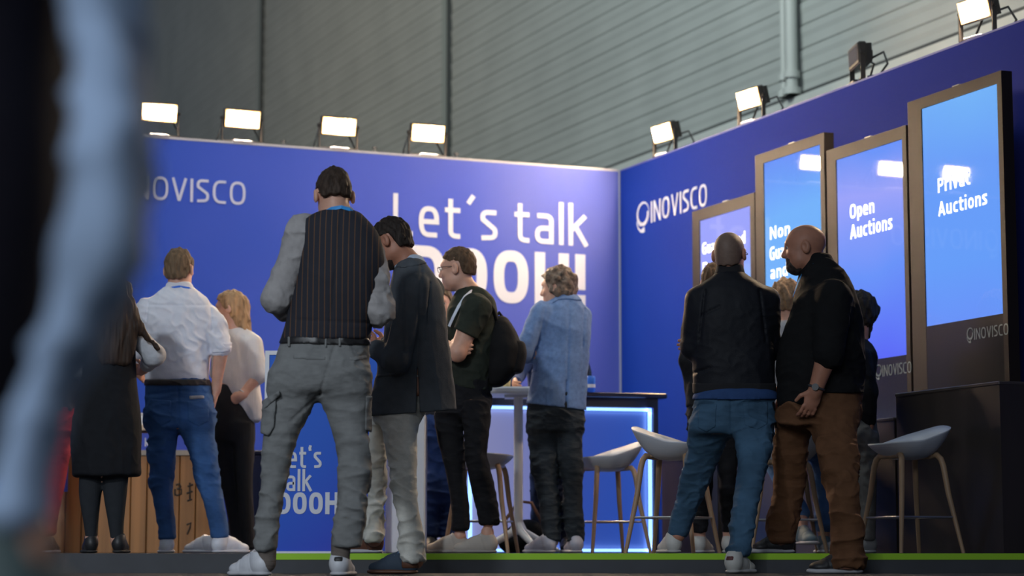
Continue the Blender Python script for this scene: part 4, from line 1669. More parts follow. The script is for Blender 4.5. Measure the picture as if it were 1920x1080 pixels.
def vest_mat():
    m = cloth('pinstriped_navy_wool', (0.026, 0.027, 0.036), 0.3, 8)
    nt = m.node_tree
    b = nt.nodes['Principled BSDF']
    tc = nt.nodes.new('ShaderNodeTexCoord')
    sx = nt.nodes.new('ShaderNodeSeparateXYZ')
    nt.links.new(tc.outputs['Object'], sx.inputs[0])
    dv = nt.nodes.new('ShaderNodeMath')
    dv.operation = 'MULTIPLY'
    dv.inputs[1].default_value = 1 / 0.0262
    nt.links.new(sx.outputs['X'], dv.inputs[0])
    fr = nt.nodes.new('ShaderNodeMath')
    fr.operation = 'FRACT'
    nt.links.new(dv.outputs[0], fr.inputs[0])
    lt = nt.nodes.new('ShaderNodeMath')
    lt.operation = 'LESS_THAN'
    lt.inputs[1].default_value = 0.16
    nt.links.new(fr.outputs[0], lt.inputs[0])
    mx = nt.nodes.new('ShaderNodeMix')
    mx.data_type = 'RGBA'
    mx.inputs[6].default_value = (0.026, 0.027, 0.036, 1)
    mx.inputs[7].default_value = (0.115, 0.062, 0.038, 1)
    nt.links.new(lt.outputs[0], mx.inputs[0])
    nt.links.new(mx.outputs[2], b.inputs['Base Color'])
    return m


def jeans_details(p, F, m, yb, pockets, back=0.0):
    for pts in pockets:
        p.patch(F, 'back_pocket', 0.0035, p.poly(pts, back), m)


def belt(p, F, y0, y1, m, slope=0.0, x0=0.0, off=0.006):
    return p.patch(F, 'belt', off, p.band(y0, y1, slope, x0), m)


def xy(p, px, dy):
    q = P(px, 1035, p.D + dy)
    return (q.x, p.D + dy)


TR_FOLD = ((0.0085, 34, (0.75, 0.75, 1.2), 1), (0.004, 75, (0.7, 0.7, 1.25), 4))
SH_FOLD = ((0.010, 24, (1, 1, 0.9), 2), (0.004, 55, (1, 1, 0.9), 6))
JK_FOLD = ((0.007, 18, (1.1, 1, 0.55), 3), (0.0025, 55, (1, 1, 0.7), 7))

# ================================================================== man in the pinstriped vest
p = Person(9.9, 608, 'person in a pinstriped navy vest over a grey shirt, grey cargo trousers, seen from behind', 0.0, h=0.0062)
p.head(626, 370, 0.03, yaw=14, pitch=24, s=1.02)
p.neck(p.W(636, 412, 0.0), 0.062)
tr = [(394, 606, 664, .065), (402, 590, 676, .080), (414, 571, 688, .095), (432, 562, 704, .11), (462, 563, 716, .125), (505, 562, 720, .138), (560, 549, 708, .138), (600, 540, 698, .132), (642, 528, 692, .137)]
hips = [(632, 528, 692, .132), (660, 521, 693, .138), (690, 511, 693, .145), (715, 505, 693, .142), (738, 505, 692, .125)]
lL = [(695, 509, 600, .115), (740, 503, 594, .10), (780, 497, 577, .09), (820, 494, 561, .082), (860, 491, 547, .076), (900, 489, 538, .072), (940, 485, 530, .069), (980, 480, 525, .067), (1010, 478, 523, .067), (1034, 476, 521, .068)]
lR = [(695, 602, 693, .115), (740, 598, 692, .10), (780, 614, 691, .09), (820, 626, 692, .082), (855, 632, 692, .077), (900, 634, 692, .072), (940, 632, 688, .07), (980, 627, 683, .068), (1010, 622, 680, .068), (1028, 618, 678, .068)]
p.torso(tr)
p.leg(hips, 0.02)
p.leg(lL)
p.leg(lR)
aL, rL = [(570, 434, 0), (519, 560, -0.03), (566, 612, 0.25)], (.078, .064, .036)
aR, rR = [(698, 474, 0), (711, 583, -0.03), (672, 618, 0.25)], (.062, .060, .036)
wl_ = p.arm(aL, rL, shrink=0.012)
wr_ = p.arm(aR, rR, shrink=0.012)
p.hand(wl_[2], (0.55, 0.7, 0.2), (0.7, -0.3, 0.1), (0, 0, 1), 0.7)
p.hand(wr_[2], (-0.25, 0.9, 0.2), (-0.7, -0.2, 0.1), (0, 0, 1), 0.7)
fL = (xy(p, 503, -0.03), xy(p, 436, 0.19))
fR = (xy(p, 634, -0.05), xy(p, 650, 0.24))
p.foot(p.W(499, 1040), *fL, 0.0)
p.foot(p.W(638, 1034), *fR, 0.0)
p.skin(SKIN)
p.hair('hair', mat('dark_brown_hair', (0.04, 0.026, 0.019), 0.65, var=0.4, vscale=60, stretch=(1, 1, 0.2), bump=0.8, bscale=160, spec=0.2), 0.009, top=0.014, rough=0.0035, freq=260, side=.4, line=((-.13, -.050), (-.055, -.040), (-.038, .025), (.012, .034), (.016, .0), (.03, .01), (.055, .060), (.08, .075), (.1, .09)))
SHIRT6 = cloth('warm_grey_shirt', (0.33, 0.315, 0.315), 0.45, 12, (1, 1, 0.7))
sl = p.sleeve(aL[:2] + [(536, 578, 0.06)], (.078, .068, .062)) + p.sleeve([(696, 476, 0), (704, 520, -.02), (711, 583, -.03), (702, 592, 0.06)], (.064, .070, .064, .057))
p.garment('shirt', [loft(p.rows(tr), .03, -.026)] + sl, SHIRT6, ((0.0085, 30, (1, 1, 1.1), 2), (0.004, 62, (1, 1, 1.2), 6)))
p.garment('collar', [loft(p.rows([(386, 612, 660, .062, .01), (404, 600, 670, .075, .01)]), .02)], SHIRT6)
va = p.poly([(600, 388), (668, 388), (694, 416), (716, 446), (721, 490), (716, 540), (703, 566), (698, 600), (697, 650), (520, 646), (530, 600), (546, 552), (558, 505), (571, 455), (573, 408)])
p.garment('vest', [loft(p.rows([(r[0], r[1] - 1, r[2] + 1, r[3] + .004) for r in tr]), .03, .005)], vest_mat(), ((0.004, 20, (1, 1, 0.8), 3),), cut=va, seams=((640, 400, 616, 640, .005), (556, 600, 690, 606, .004)))
p.ring_strip('lanyard', [p.W(x, y, d) for x, y, d in ((596, 412, 0.02), (606, 400, -0.055), (622, 391, -0.075), (640, 388, -0.08), (656, 393, -0.07), (668, 404, -0.045), (676, 416, 0.02))], 0.016, mat('sky_blue_ribbon', (0.03, 0.30, 0.75), 0.6))
TR6 = cloth('grey_green_cargo_cotton', (0.195, 0.20, 0.20), 0.4, 12, (0.6, 0.6, 1.5))
F = p.garment('trousers', [loft(p.rows(hips), .04), loft(p.rows(lL), .045), loft(p.rows(lR), .045)], TR6, TR_FOLD, seams=((628, 648, 600, 738, .007), (600, 738, 545, 790, .005)))
belt(p, F, 630, 646, mat('black_leather', (0.015, 0.014, 0.015), 0.4), 0.02, 600)
for x in (541, 610, 636):
    p.patch(F, 'belt_loop', 0.009, p.poly([(x - 2, 628), (x + 3, 628), (x + 3, 651), (x - 2, 651)], -0.02), TR6)
p.patch(F, 'back_pocket', 0.0035, p.poly([(549, 664), (611, 668), (611, 676), (549, 673)], -0.02), TR6)
p.patch(F, 'back_pocket', 0.0035, p.poly([(655, 669), (688, 666), (688, 674), (655, 677)], -0.02), TR6)
cp = p.patch(F, 'cargo_pocket', 0.013, p.poly([(490, 752), (519, 742), (514, 800), (504, 818), (488, 812)]), TR6)
p.patch(F, 'cargo_flap', 0.019, p.poly([(490, 752), (524, 732), (526, 741), (494, 768)]), TR6, cp)
cp = p.patch(F, 'cargo_pocket', 0.011, p.poly([(686, 742), (698, 742), (698, 812), (684, 806)]), TR6)
SOCK = cloth('grey_brown_sock', (0.15, 0.125, 0.11), 0.3, 30, (0.2, 0.2, 2))
p.garment('sock', [cone(p.W(500, 1015), p.W(500, 1056, 0), .046, .042)], SOCK)
p.garment('sock', [cone(p.W(640, 1010), p.W(638, 1050, 0), .046, .042)], SOCK)
TAB = mat('black_heel_tab', (0.02, 0.02, 0.02), 0.5)
p.shoe(*fL, WHITE_SH, WHITE_SO, zfloor=0.0, lace=LACE, width=.05, tab=TAB)
p.shoe(*fR, WHITE_SH, WHITE_SO, zfloor=0.0, lace=LACE, width=.05, tab=TAB)

# ================================================================== man in the dark suit jacket
p = Person(10.95, 768, 'person with dark hair in a dark suit jacket and pale trousers, head bowed', 0.0, h=0.0065)
p.head(735, 455, 0.0, yaw=62, pitch=26, s=1.0)
p.neck(p.W(772, 498, 0.0), 0.060)
tr = [(484, 752, 788, .065), (494, 742, 800, .085), (510, 737, 813, .11), (540, 730, 829, .14), (580, 724, 836, .155), (640, 718, 841, .158), (700, 707, 848, .16), (745, 696, 854, .165), (788, 690, 860, .17)]
hips = [(700, 712, 820, .13), (750, 704, 800, .135), (795, 700, 785, .12)]
lR = [(760, 712, 786, .10, -.05), (800, 716, 783, .09, -.07), (850, 724, 783, .086, -.09), (900, 733, 781, .08, -.11), (950, 743, 785, .076, -.12), (1000, 749, 794, .074, -.12), (1040, 752, 797, .078, -.12), (1056, 754, 798, .08, -.12)]
lL = [(760, 698, 745, .09, .1), (800, 694, 728, .085, .2), (850, 688, 723, .08, .3), (900, 689, 724, .076, .42), (950, 683, 720, .074, .5), (1000, 677, 716, .07, .52), (1014, 677, 716, .07, .52)]
p.torso(tr[:-1] if p.D != 11.4 else tr, .028)
p.leg(hips, .022)
p.leg(lL)
p.leg(lR)
a1, r1 = [(778, 542, -.12), (746, 676, -.19), (706, 655, -.02)], (.072, .062, .036)
w1 = p.arm(a1, r1, shrink=.012)
p.hand(w1[2], (-.75, .35, .35), (0.2, .9, .1), (0, 0, 1), .6)
a2, r2 = [(806, 545, .1), (790, 670, .2), (725, 650, .3)], (.07, .06, .036)
w2 = p.arm(a2, r2, shrink=.012)
p.hand(w2[2], (-.9, .1, .2), (0, -.9, .1), (0, 0, 1), .6)
fR = (xy(p, 784, -.14), xy(p, 690, -.06))
fL = (xy(p, 714, .55), xy(p, 652, .72))
p.foot(p.W(780, 1052, -.12), *fR, 0.0)
p.foot(p.W(702, 1012, .53), *fL)
p.skin(SKIN2)
p.hair('hair', HAIR_D, .010, top=.006, rough=.004, freq=230, side=.5)
p.beard(BEARD, .6)
p.garment('shirt_collar', [loft(p.rows([(478, 752, 790, .060), (506, 736, 806, .082)]), .02, .002)], cloth('pale_blue_shirt', (0.42, 0.50, 0.62)))
JK7 = cloth('charcoal_suit_wool', (0.075, 0.085, 0.098), .35, 7, (1, 1, .5))
F = p.garment('jacket', [loft(p.rows(tr), .03)] + p.sleeve(a1, (.078, .066, .048), .025) + p.sleeve(a2, (.074, .064, .046)), JK7, JK_FOLD, seams=((790, 500, 782, 690, .006), (806, 530, 800, 640, .009), (756, 530, 760, 660, .009)), cut=lambda X, p=p: np.maximum(p.band(484, 780, -.075, 700)(X), -p.poly([(782, 690), (784, 690), (788, 800), (780, 800)], -.05)(X)))
p.patch(F, 'pocket_flap', .004, p.poly([(706, 702), (742, 698), (742, 704), (706, 709)], -.02), JK7)
p.patch(F, 'jacket_collar', .004, p.poly([(741, 502), (752, 488), (786, 482), (802, 494), (788, 497), (760, 502)]), JK7)
TR7 = cloth('pale_grey_chino', (0.60, 0.59, 0.54), .4, 12, (.6, .6, 1.5))
p.garment('trousers', [loft(p.rows(hips), .04), loft(p.rows(lL), .04), loft(p.rows(lR), .04)], TR7, ((.013, 32, (.8, .8, 1.1), 1), (.006, 70, (.8, .8, 1.2), 4)))
NAVY_SH = mat('navy_suede', (0.035, 0.055, 0.085), .8)
BROWN_SH = mat('brown_leather', (0.11, 0.045, 0.025), .5)
p.shoe(*fR, NAVY_SH, BROWN_SH, zfloor=0.0, heelpatch=BROWN_SH, lace=mat('blue_laces', (.12, .2, .35), .7), width=.046)
p.shoe(*fL, BROWN_SH, WHITE_SO, lace=LACE, width=.046)
W7 = p

# ================================================================== man in the green T-shirt with the backpack
p = Person(13.05, 872, 'person with glasses and a dark green T-shirt, black trousers, arms crossed, in profile')
p.head(858, 506, 0, yaw=72, pitch=4, s=1.04)
p.neck(p.W(884, 552, 0), .060)
tr = [(538, 868, 902, .065), (546, 856, 914, .09), (560, 846, 926, .13), (580, 838, 932, .165), (610, 833, 935, .18), (650, 836, 932, .175), (695, 843, 926, .168), (765, 846, 919, .168)]
hips = [(690, 850, 918, .15), (720, 842, 919, .155), (745, 832, 919, .155), (780, 822, 919, .135)]
lL = [(750, 816, 880, .105, -.03), (790, 815, 868, .095), (850, 827, 872, .085), (900, 839, 874, .078), (950, 846, 880, .074), (996, 846, 881, .074)]
lR = [(750, 858, 919, .105, -.1), (790, 868, 918, .095, -.12), (850, 871, 914, .085, -.14), (900, 880, 925, .078, -.15), (950, 892, 934, .074, -.15), (986, 898, 936, .074, -.15)]
p.torso(tr[:-1], .03)
p.leg(hips, .035)
p.leg(lL)
p.leg(lR)
a1, r1 = [(893, 578, -.17), (858, 662, -.24), (818, 640, -.08)], (.07, .050, .034)
w1 = p.arm(a1, r1, shrink=0)
a2, r2 = [(880, 578, .17), (832, 650, .15), (846, 662, -.12)], (.07, .050, .034)
w2 = p.arm(a2, r2, shrink=0)
p.hand(w1[2], (-.4, .9, 0.1), (.9, .3, 0), (0, 0, 1), .5)
p.hand(p.W(838, 660, -.20), (.9, -.42, .12), (-.1, .8, .1), (-.2, 0, 1), .35)
fL = (xy(p, 876, 0), xy(p, 797, .04))
fR = (xy(p, 932, -.16), xy(p, 848, -.12))
p.foot(p.W(862, 1005), *fL)
p.foot(p.W(914, 998, -.15), *fR)
p.skin(SKIN)
p.hair('hair', HAIR_B, .006, top=.012, rough=.003, freq=260, side=.3, line=((-.13, -.045), (-.05, -.030), (-.036, .035), (.012, .045), (.018, .035), (.03, .040), (.055, .062), (.08, .075), (.1, .09)))
TS = cloth('dark_green_jersey', (0.022, 0.027, 0.020), .4, 10)
p.garment('t_shirt', [loft(p.rows(tr), .03)], TS, SH_FOLD, cut=p.band(500, 728, .13, 880))
p.garment('t_shirt_sleeve', p.sleeve([(892, 574, -.15), (893, 580, -.17), (866, 640, -.225)], (.082, .086, .074)), TS, ((.004, 40, (1, 1, 1), 2),), cut=p.band(500, 610, .50, 842))
p.garment('t_shirt_sleeve', p.sleeve([a2[0], (853, 620, .16)], (.078, .070)), TS)
TR8 = cloth('black_trousers', (0.010, 0.010, 0.012), .4, 12, (.6, .6, 1.5))
p.garment('trousers', [loft(p.rows(hips), .04), loft(p.rows(lL), .04), loft(p.rows(lR), .04)], TR8, TR_FOLD)
BEIGE_SH = mat('beige_suede', (0.38, 0.34, 0.30), .8)
p.shoe(*fL, BEIGE_SH, mat('taupe_rubber', (.30, .27, .25), .7), lace=LACE)
p.shoe(*fR, BEIGE_SH, mat('taupe_rubber', (.30, .27, .25), .7), lace=LACE)
RIB = mat('white_ribbon', (.62, .66, .74), .6)
p.ring_strip('lanyard', [p.W(x, y, d) for x, y, d in ((900, 552, .04), (896, 545, -.05), (884, 546, -.10), (872, 556, -.15), (860, 574, -.185), (850, 594, -.19), (842, 612, -.17))], .017, RIB)
p.glasses(mat('dark_spectacle_frame', (.02, .018, .018), .3), None)
# backpack on his back
b_ = P(944, 660, 13.05)
bp = empty('backpack', (b_.x, 13.05, b_.z - .2), 'black backpack worn on the back of the man in the green T-shirt', 'backpack')
q8 = p
bk = [(594, 922, 950, .06), (606, 914, 958, .11), (630, 910, 972, .14), (655, 908, 980, .155), (690, 907, 974, .155), (715, 909, 955, .13), (726, 912, 942, .10)]
BAG = cloth('black_backpack_nylon', (0.008, 0.008, 0.009), .4, 9)
F = Field([loft(q8.rows(bk), .03)], .007)
F.displace(lambda X: .004 * wav(X, 35, (1, 1, 1), 1))
F.mesh('bag_body', BAG, bp)
F = Field([loft(q8.rows([(640, 950, 984, .10), (665, 950, 988, .115), (700, 945, 980, .11)]), .03)], .007)
F.mesh('front_pocket', BAG, bp)
for dd in (-.115, .115):
    st_ = MB()
    pts = [Vector(q8.W(x, y, dd * k)) - bp.location for x, y, k in ((930, 600, .8), (924, 582, 1.0), (912, 564, 1.12), (896, 556, 1.2), (878, 566, 1.45), (868, 590, 1.60))]
    st_.tube(pts, [.014, .016, .017, .017, .016, .014], 8)
    st_.build('shoulder_strap', BAG, bp)
MB().tube([Vector(q8.W(926, 597, -.03)) - bp.location, Vector(q8.W(936, 586, 0)) - bp.location, Vector(q8.W(944, 597, .03)) - bp.location], .009, 8).build('carry_loop', BAG, bp)

# ================================================================== man in the light blue blazer
p = Person(13.9, 1048, 'person with wavy greying hair in a light blue blazer and dark slate trousers')
p.head(1045, 541, 0, yaw=66, pitch=4, s=1.02)
p.neck(p.W(1060, 572, 0), .060)
tr = [(552, 1046, 1080, .065), (562, 1032, 1090, .09), (576, 1016, 1099, .115), (600, 1006, 1105, .135), (640, 1005, 1107, .14), (680, 1001, 1103, .138), (720, 993, 1100, .142), (775, 982, 1098, .155)]
hips = [(735, 992, 1096, .135), (775, 989, 1094, .14), (810, 989, 1093, .13)]
lL = [(775, 990, 1046, .105), (820, 990, 1045, .095), (860, 993, 1046, .088), (900, 1000, 1048, .08), (950, 1011, 1050, .074), (1000, 1018, 1052, .07), (1016, 1019, 1053, .07)]
lR = [(775, 1040, 1094, .105), (820, 1046, 1094, .095), (860, 1050, 1094, .088), (900, 1054, 1093, .08), (950, 1057, 1093, .074), (1000, 1060, 1096, .07), (1017, 1061, 1097, .07)]
p.torso(tr[:-1], .028)
p.leg(hips, .022)
p.leg(lL)
p.leg(lR)
a1, r1 = [(1018, 588, -.06), (979, 662, -.10), (1016, 668, .14)], (.070, .058, .036)
a2, r2 = [(1090, 592, .02), (1086, 668, .14), (1030, 672, .20)], (.066, .058, .036)
p.arm(a1, r1, shrink=.010)
p.arm(a2, r2, shrink=.010)
p.hand(p.W(1012, 668, -.02), (-.55, -.65, .25), (-.5, .5, 0), (0, 0, 1), .45)
fL = (xy(p, 1040, -.05), xy(p, 984, .08))
fR = (xy(p, 1084, -.08), xy(p, 1066, .18))
p.foot(p.W(1036, 1015), *fL)
p.foot(p.W(1079, 1015), *fR)
p.skin(SKIN)
p.hair('hair', HAIR_G, .020, top=.006, rough=.009, freq=95, side=.9, line=((-.13, -.115), (-.04, -.095), (-.012, -.055), (.02, -.03), (.045, .052), (.08, .078), (.1, .09)), st=(1, 1, .8))
BZ = cloth('light_blue_linen', (0.15, 0.235, 0.43), .4, 9, (1, 1, .7), var=.14, vs=40)
F = p.garment('blazer', [loft(p.rows(tr), .03)] + p.sleeve(a1, (.074, .064, .05), .018) + p.sleeve(a2, (.070, .062, .05), .02), BZ, ((0.009, 22, (1.1, 1.1, .8), 2), (0.003, 55, (1, 1, 1), 6)), cut=lambda X, p=p: p.band(540, 762, .12, 1040)(X), seams=((1068, 566, 1062, 770, .006), (1034, 640, 1024, 766, .005), (1094, 640, 1090, 770, .005), (1022, 580, 1012, 640, .008), (1096, 580, 1092, 650, .008), (1062, 715, 1060, 775, .012)))
p.patch(F, 'collar', .006, p.poly([(1043, 550), (1080, 546), (1092, 564), (1070, 562), (1048, 562), (1034, 570)]), BZ)
p.patch(F, 'pocket_flap', .005, p.poly([(989, 694), (1006, 690), (1006, 697), (989, 702)]), BZ)
TR9 = cloth('dark_slate_trousers', (0.030, 0.036, 0.042), .5, 14, (.6, .6, 1.8))
p.garment('trousers', [loft(p.rows(hips), .04), loft(p.rows(lL), .035), loft(p.rows(lR), .035)], TR9, TR_FOLD)
LIL = mat('pale_lilac_canvas', (.50, .49, .56), .7)
p.shoe(*fL, LIL, WHITE_SO, lace=LACE)
p.shoe(*fR, LIL, WHITE_SO, lace=LACE)

# ================================================================== man in the white shirt and jeans
p = Person(13.4, 335, 'person in a white shirt and blue jeans, right hand in pocket, seen from behind')
p.head(336, 507, 0.01, yaw=-9, pitch=4, s=1.02)
p.neck(p.W(336, 552, 0), .060)
tr = [(534, 314, 358, .066), (546, 300, 372, .09), (560, 282, 390, .11), (585, 266, 404, .13), (630, 267, 402, .138), (675, 271, 395, .135), (718, 273, 391, .132)]
hips = [(710, 274, 391, .13), (745, 272, 399, .138), (785, 273, 402, .14), (806, 275, 400, .12)]
lL = [(770, 273, 338, .11), (805, 276, 335, .10), (850, 280, 329, .088), (900, 282, 325, .078), (950, 290, 325, .072), (1000, 297, 330, .066), (1012, 297, 330, .066)]
lR = [(770, 334, 402, .11), (805, 337, 401, .10), (850, 354, 406, .088), (900, 367, 413, .078), (950, 384, 421, .072), (1000, 394, 428, .066), (1010, 394, 429, .066)]
p.torso(tr, .02)
p.leg(hips, .02)
p.leg(lL)
p.leg(lR)
a1, r1 = [(397, 596, 0), (415, 654, -.03), (405, 728, .03)], (.050, .050, .033)
a2, r2 = [(274, 582, 0), (256, 655, .06), (258, 696, .17)], (.072, .050, .033)
w1 = p.arm(a1, r1, shrink=.004)
w2 = p.arm(a2, r2, shrink=.004)
p.hand(w1[2], (-.1, .15, -1), (-1, 0, 0), (0, 1, 0), .3)
p.hand(w2[2], (.2, .7, -.3), (.9, 0, 0), (0, 0, 1), .5)
fL = (xy(p, 313, -.05), xy(p, 311, .2))
fR = (xy(p, 399, -.05), xy(p, 466, .13))
p.foot(p.W(313, 1010), *fL)
p.foot(p.W(411, 1008), *fR)
p.skin(SKIN)
p.hair('hair', HAIR_LB, .011, top=.008, rough=.005)
WS = cloth('white_cotton_shirt', (0.74, 0.74, 0.80), .5, 9, (1, 1, .8), var=.03)
slv = p.sleeve([(392, 594, 0), (404, 612, -.01), (415, 652, -.03)], (.066, .068, .062)) + p.sleeve(a2[:2] + [(258, 668, .1)], (.078, .064, .06))
p.garment('shirt', [loft(p.rows(tr), .03)] + slv, WS, ((0.011, 20, (1, 1, .9), 2), (0.005, 50, (1, 1, 1.1), 6)), cut=p.band(530, 716), h=.0065, seams=((274, 572, 400, 572, .005), (394, 565, 398, 620, .008), (278, 565, 272, 620, .008)))
p.garment('cuff', [cone(p.W(417, 640, -.03), p.W(415, 662, -.03), .060, .058)], WS, cut=p.band(643, 661, -.08, 416))
p.garment('collar', [loft(p.rows([(528, 314, 358, .064), (547, 308, 366, .075)]), .02, .002)], WS)
p.ring_strip('lanyard', [p.W(x, y, d) for x, y, d in ((308, 548, -.03), (318, 540, -.072), (336, 537, -.082), (354, 540, -.072), (366, 548, -.03))], .012, mat('royal_blue_ribbon', (.03, .16, .7), .6))
DN4 = denim('mid_blue_denim', (0.036, 0.095, 0.24))
F = p.garment('jeans', [loft(p.rows(hips), .04), loft(p.rows(lL), .035), loft(p.rows(lR), .035)], DN4, seams=((334, 722, 334, 805, .007), (275, 740, 334, 733, .005), (334, 733, 398, 738, .005)), folds= ((.009, 36, (.75, .75, 1.2), 1), (.0045, 78, (.7, .7, 1.25), 4)))
belt(p, F, 711, 723, mat('dark_brown_leather', (.03, .022, .02), .5), .0)
jeans_details(p, F, DN4, 0, ([(283, 748), (322, 750), (320, 790), (302, 800), (285, 788)], [(350, 752), (392, 750), (391, 790), (372, 800), (352, 790)]), -.04)
p.patch(F, 'label_patch', .006, p.poly([(355, 742), (383, 741), (383, 748), (355, 749)], -.03), mat('metal_label', (.3, .3, .32), .4))
p.shoe(*fL, WHITE_SH, WHITE_SO, lace=LACE)
p.shoe(*fR, WHITE_SH, WHITE_SO, lace=LACE)

# ================================================================== blonde woman in the white blouse
p = Person(14.05, 440, 'person with long blonde hair, white blouse and black trousers')
p.head(432, 580, 0, yaw=80, pitch=6, s=.95)
p.neck(p.W(442, 622, 0), .050)
tr = [(612, 430, 458, .055), (624, 416, 474, .08), (640, 408, 484, .105), (680, 408, 484, .12), (720, 416, 486, .125), (755, 436, 490, .12), (780, 458, 491, .085), (792, 464, 487, .06)]
trb = [(612, 430, 458, .055), (640, 410, 484, .10), (690, 412, 472, .11), (735, 408, 458, .11)]
hips = [(722, 404, 450, .11), (755, 402, 466, .13), (800, 400, 475, .135), (830, 401, 476, .12)]
lL = [(790, 400, 440, .10), (850, 402, 441, .09), (900, 412, 445, .08), (950, 424, 450, .075), (1000, 432, 455, .075), (1028, 434, 458, .08)]
lR = [(790, 436, 476, .10, -.04), (850, 440, 476, .09, -.05), (900, 444, 473, .08, -.06), (950, 448, 474, .08, -.06), (1000, 450, 477, .08, -.06), (1030, 450, 479, .085, -.06)]
p.torso(trb, .018)
p.leg(hips, .02)
p.leg(lL)
p.leg(lR)
a1, r1 = [(472, 648, -.05), (486, 703, -.08), (452, 742, -.13)], (.046, .040, .027)
w1 = p.arm(a1, r1, shrink=0)
p.hand(w1[2], (-.8, .2, -.4), (.2, .9, 0), (-.3, 0, .9), .5, .92)
a2, r2 = [(418, 645, .08), (410, 700, .14), (425, 730, .25)], (.055, .040, .027)
p.arm(a2, r2, shrink=0)
fL = (xy(p, 404, 0), xy(p, 346, .1))
fR = (xy(p, 474, -.06), xy(p, 452, .15))
p.foot(p.W(446, 1020), xy(p, 446, 0), xy(p, 420, .1))
p.skin(SKIN)
p.hair('hair', HAIR_BL, .014, rough=.005, side=.9, line=((-.13, -.3), (-.01, -.3), (-.005, -.01), (.02, .0), (.05, .055), (.08, .076), (.1, .09)),
       extra=[loft(p.rows([(560, 432, 466, .07), (590, 434, 468, .07), (612, 438, 470, .06), (630, 446, 471, .04)]), .02)])
BL_ = cloth('ivory_blouse', (0.64, 0.61, 0.60), .6, 11, (1.4, 1.4, .35), var=.04)
p.garment('blouse', [loft(p.rows(tr), .03)] + p.sleeve([(472, 645, -.05), (484, 702, -.08)], (.068, .062)) + p.sleeve([a2[0], (411, 700, .13)], (.06, .058)), BL_, ((.008, 34, (1.4, 1.4, .3), 2),), h=.0065)
p.garment('trousers', [loft(p.rows(hips), .04), loft(p.rows(lL), .035), loft(p.rows(lR), .035)], cloth('black_wide_trousers', (.012, .012, .014), .4, 9, (1.5, 1.5, .3)), ((.004, 40, (1.3, 1.3, .2), 1),))
wt = MB()
wv = [Vector(p.W(456 + 3.5 * math.cos(a) * 0 + 0, 738, -.13)) for a in (0,)][0]
dirv = Vector(nrm(np.array(w1[2]) - np.array(p.W(*a1[1]))))
s1 = dirv.orthogonal().normalized()
s2 = dirv.cross(s1)
cw = Vector(w1[2]) - dirv * .02 - p.root.location
wt.tube([cw + (s1 * math.cos(t_) + s2 * math.sin(t_)) * .031 for t_ in np.linspace(0, 2 * math.pi, 20)], .005, 6)
wt.build('wristwatch', mat('silver_watch', (.5, .5, .52), .3, metal=.8), p.root)
p.shoe(*fL, WHITE_SH, WHITE_SO)
p.shoe(*fR, WHITE_SH, WHITE_SO)

# ================================================================== woman with long dark hair in the black dress
p = Person(12.5, 202, 'person with long dark brown hair in a black dress with pale sleeves, seen from behind')
p.head(211, 550, 0, yaw=-14, pitch=3, s=.95)
p.neck(p.W(211, 598, 0), .050)
tr = [(588, 192, 232, .06), (602, 170, 250, .085), (625, 160, 256, .105), (660, 160, 254, .12), (710, 152, 256, .122), (760, 143, 261, .14), (820, 137, 264, .15), (894, 138, 264, .155)]
lL = [(840, 150, 200, .075), (890, 150, 193, .062), (930, 150, 188, .056), (980, 158, 183, .046), (1018, 163, 181, .038)]
lR = [(840, 192, 246, .075), (890, 194, 240, .062), (930, 196, 236, .056), (980, 204, 231, .046), (1018, 210, 230, .038)]
p.torso(tr[:-1], .026)
p.leg([(770, 150, 258, .12), (830, 152, 254, .13), (862, 154, 250, .12)], .01)
p.leg(lL, 0)
p.leg(lR, 0)
a1, r1 = [(246, 620, 0), (290, 668, .03), (268, 694, .2)], (.050, .042, .026)
a2, r2 = [(170, 620, 0), (150, 690, .05), (170, 720, .22)], (.050, .042, .026)
w1 = p.arm(a1, r1, shrink=.006)
w2 = p.arm(a2, r2, shrink=.006)
p.hand(w1[2], (-.4, .8, .1), (-.8, -.3, 0), (0, 0, 1), .5, .9)
p.hand(w2[2], (.3, .8, .1), (.8, -.3, 0), (0, 0, 1), .5, .9)
fL = (xy(p, 172, -.05), xy(p, 164, .17))
fR = (xy(p, 220, -.05), xy(p, 232, .17))
p.foot(p.W(172, 1015), *fL)
p.foot(p.W(220, 1015), *fR)
p.skin(SKIN)
p.garment('tights', [loft(p.rows(lL), .02, .003), loft(p.rows(lR), .02, .003)], cloth('black_tights', (.022, .025, .03), .05, 20))
p.garment('dress', [loft(p.rows(tr), .03)], cloth('black_dress_cloth', (.010, .011, .014), .4, 8, (1.2, 1.2, .4)), JK_FOLD)
PS = cloth('pale_grey_knit', (.50, .51, .55), .4, 14)
p.garment('sleeve', p.sleeve([(242, 616, 0), (290, 666, .03), (276, 684, .14)], (.062, .058, .045)), PS, ((.004, 40, (1, 1, 1), 2),))
p.garment('sleeve', p.sleeve([(174, 616, 0), (150, 690, .05), (166, 712, .18)], (.062, .055, .045)), PS)
p.hair('hair', mat('long_dark_brown_hair', (.040, .024, .017), .6, var=.45, vscale=40, stretch=(1, 1, .08), bump=.5, bscale=100, spec=0.2), .013, rough=.005, freq=120, side=.9, st=(1, 1, .12), line=((-.13, -.6), (-.01, -.6), (-.005, -.01), (.02, .0), (.05, .055), (.08, .076), (.1, .09)),
       extra=[loft(p.rows([(530, 180, 244, .10, -.01), (570, 174, 252, .10, -.02), (610, 170, 258, .09, -.05), (650, 174, 254, .06, -.09), (685, 186, 244, .04, -.10)]), .02),
              cone(p.W(240, 570, -.05), p.W(258, 612, -.07), .035, .03), cone(p.W(258, 612, -.07), p.W(296, 654, -.06), .028, .010)])
p.shoe(*fL, BLACK_SH, DARK_SO, width=.040)
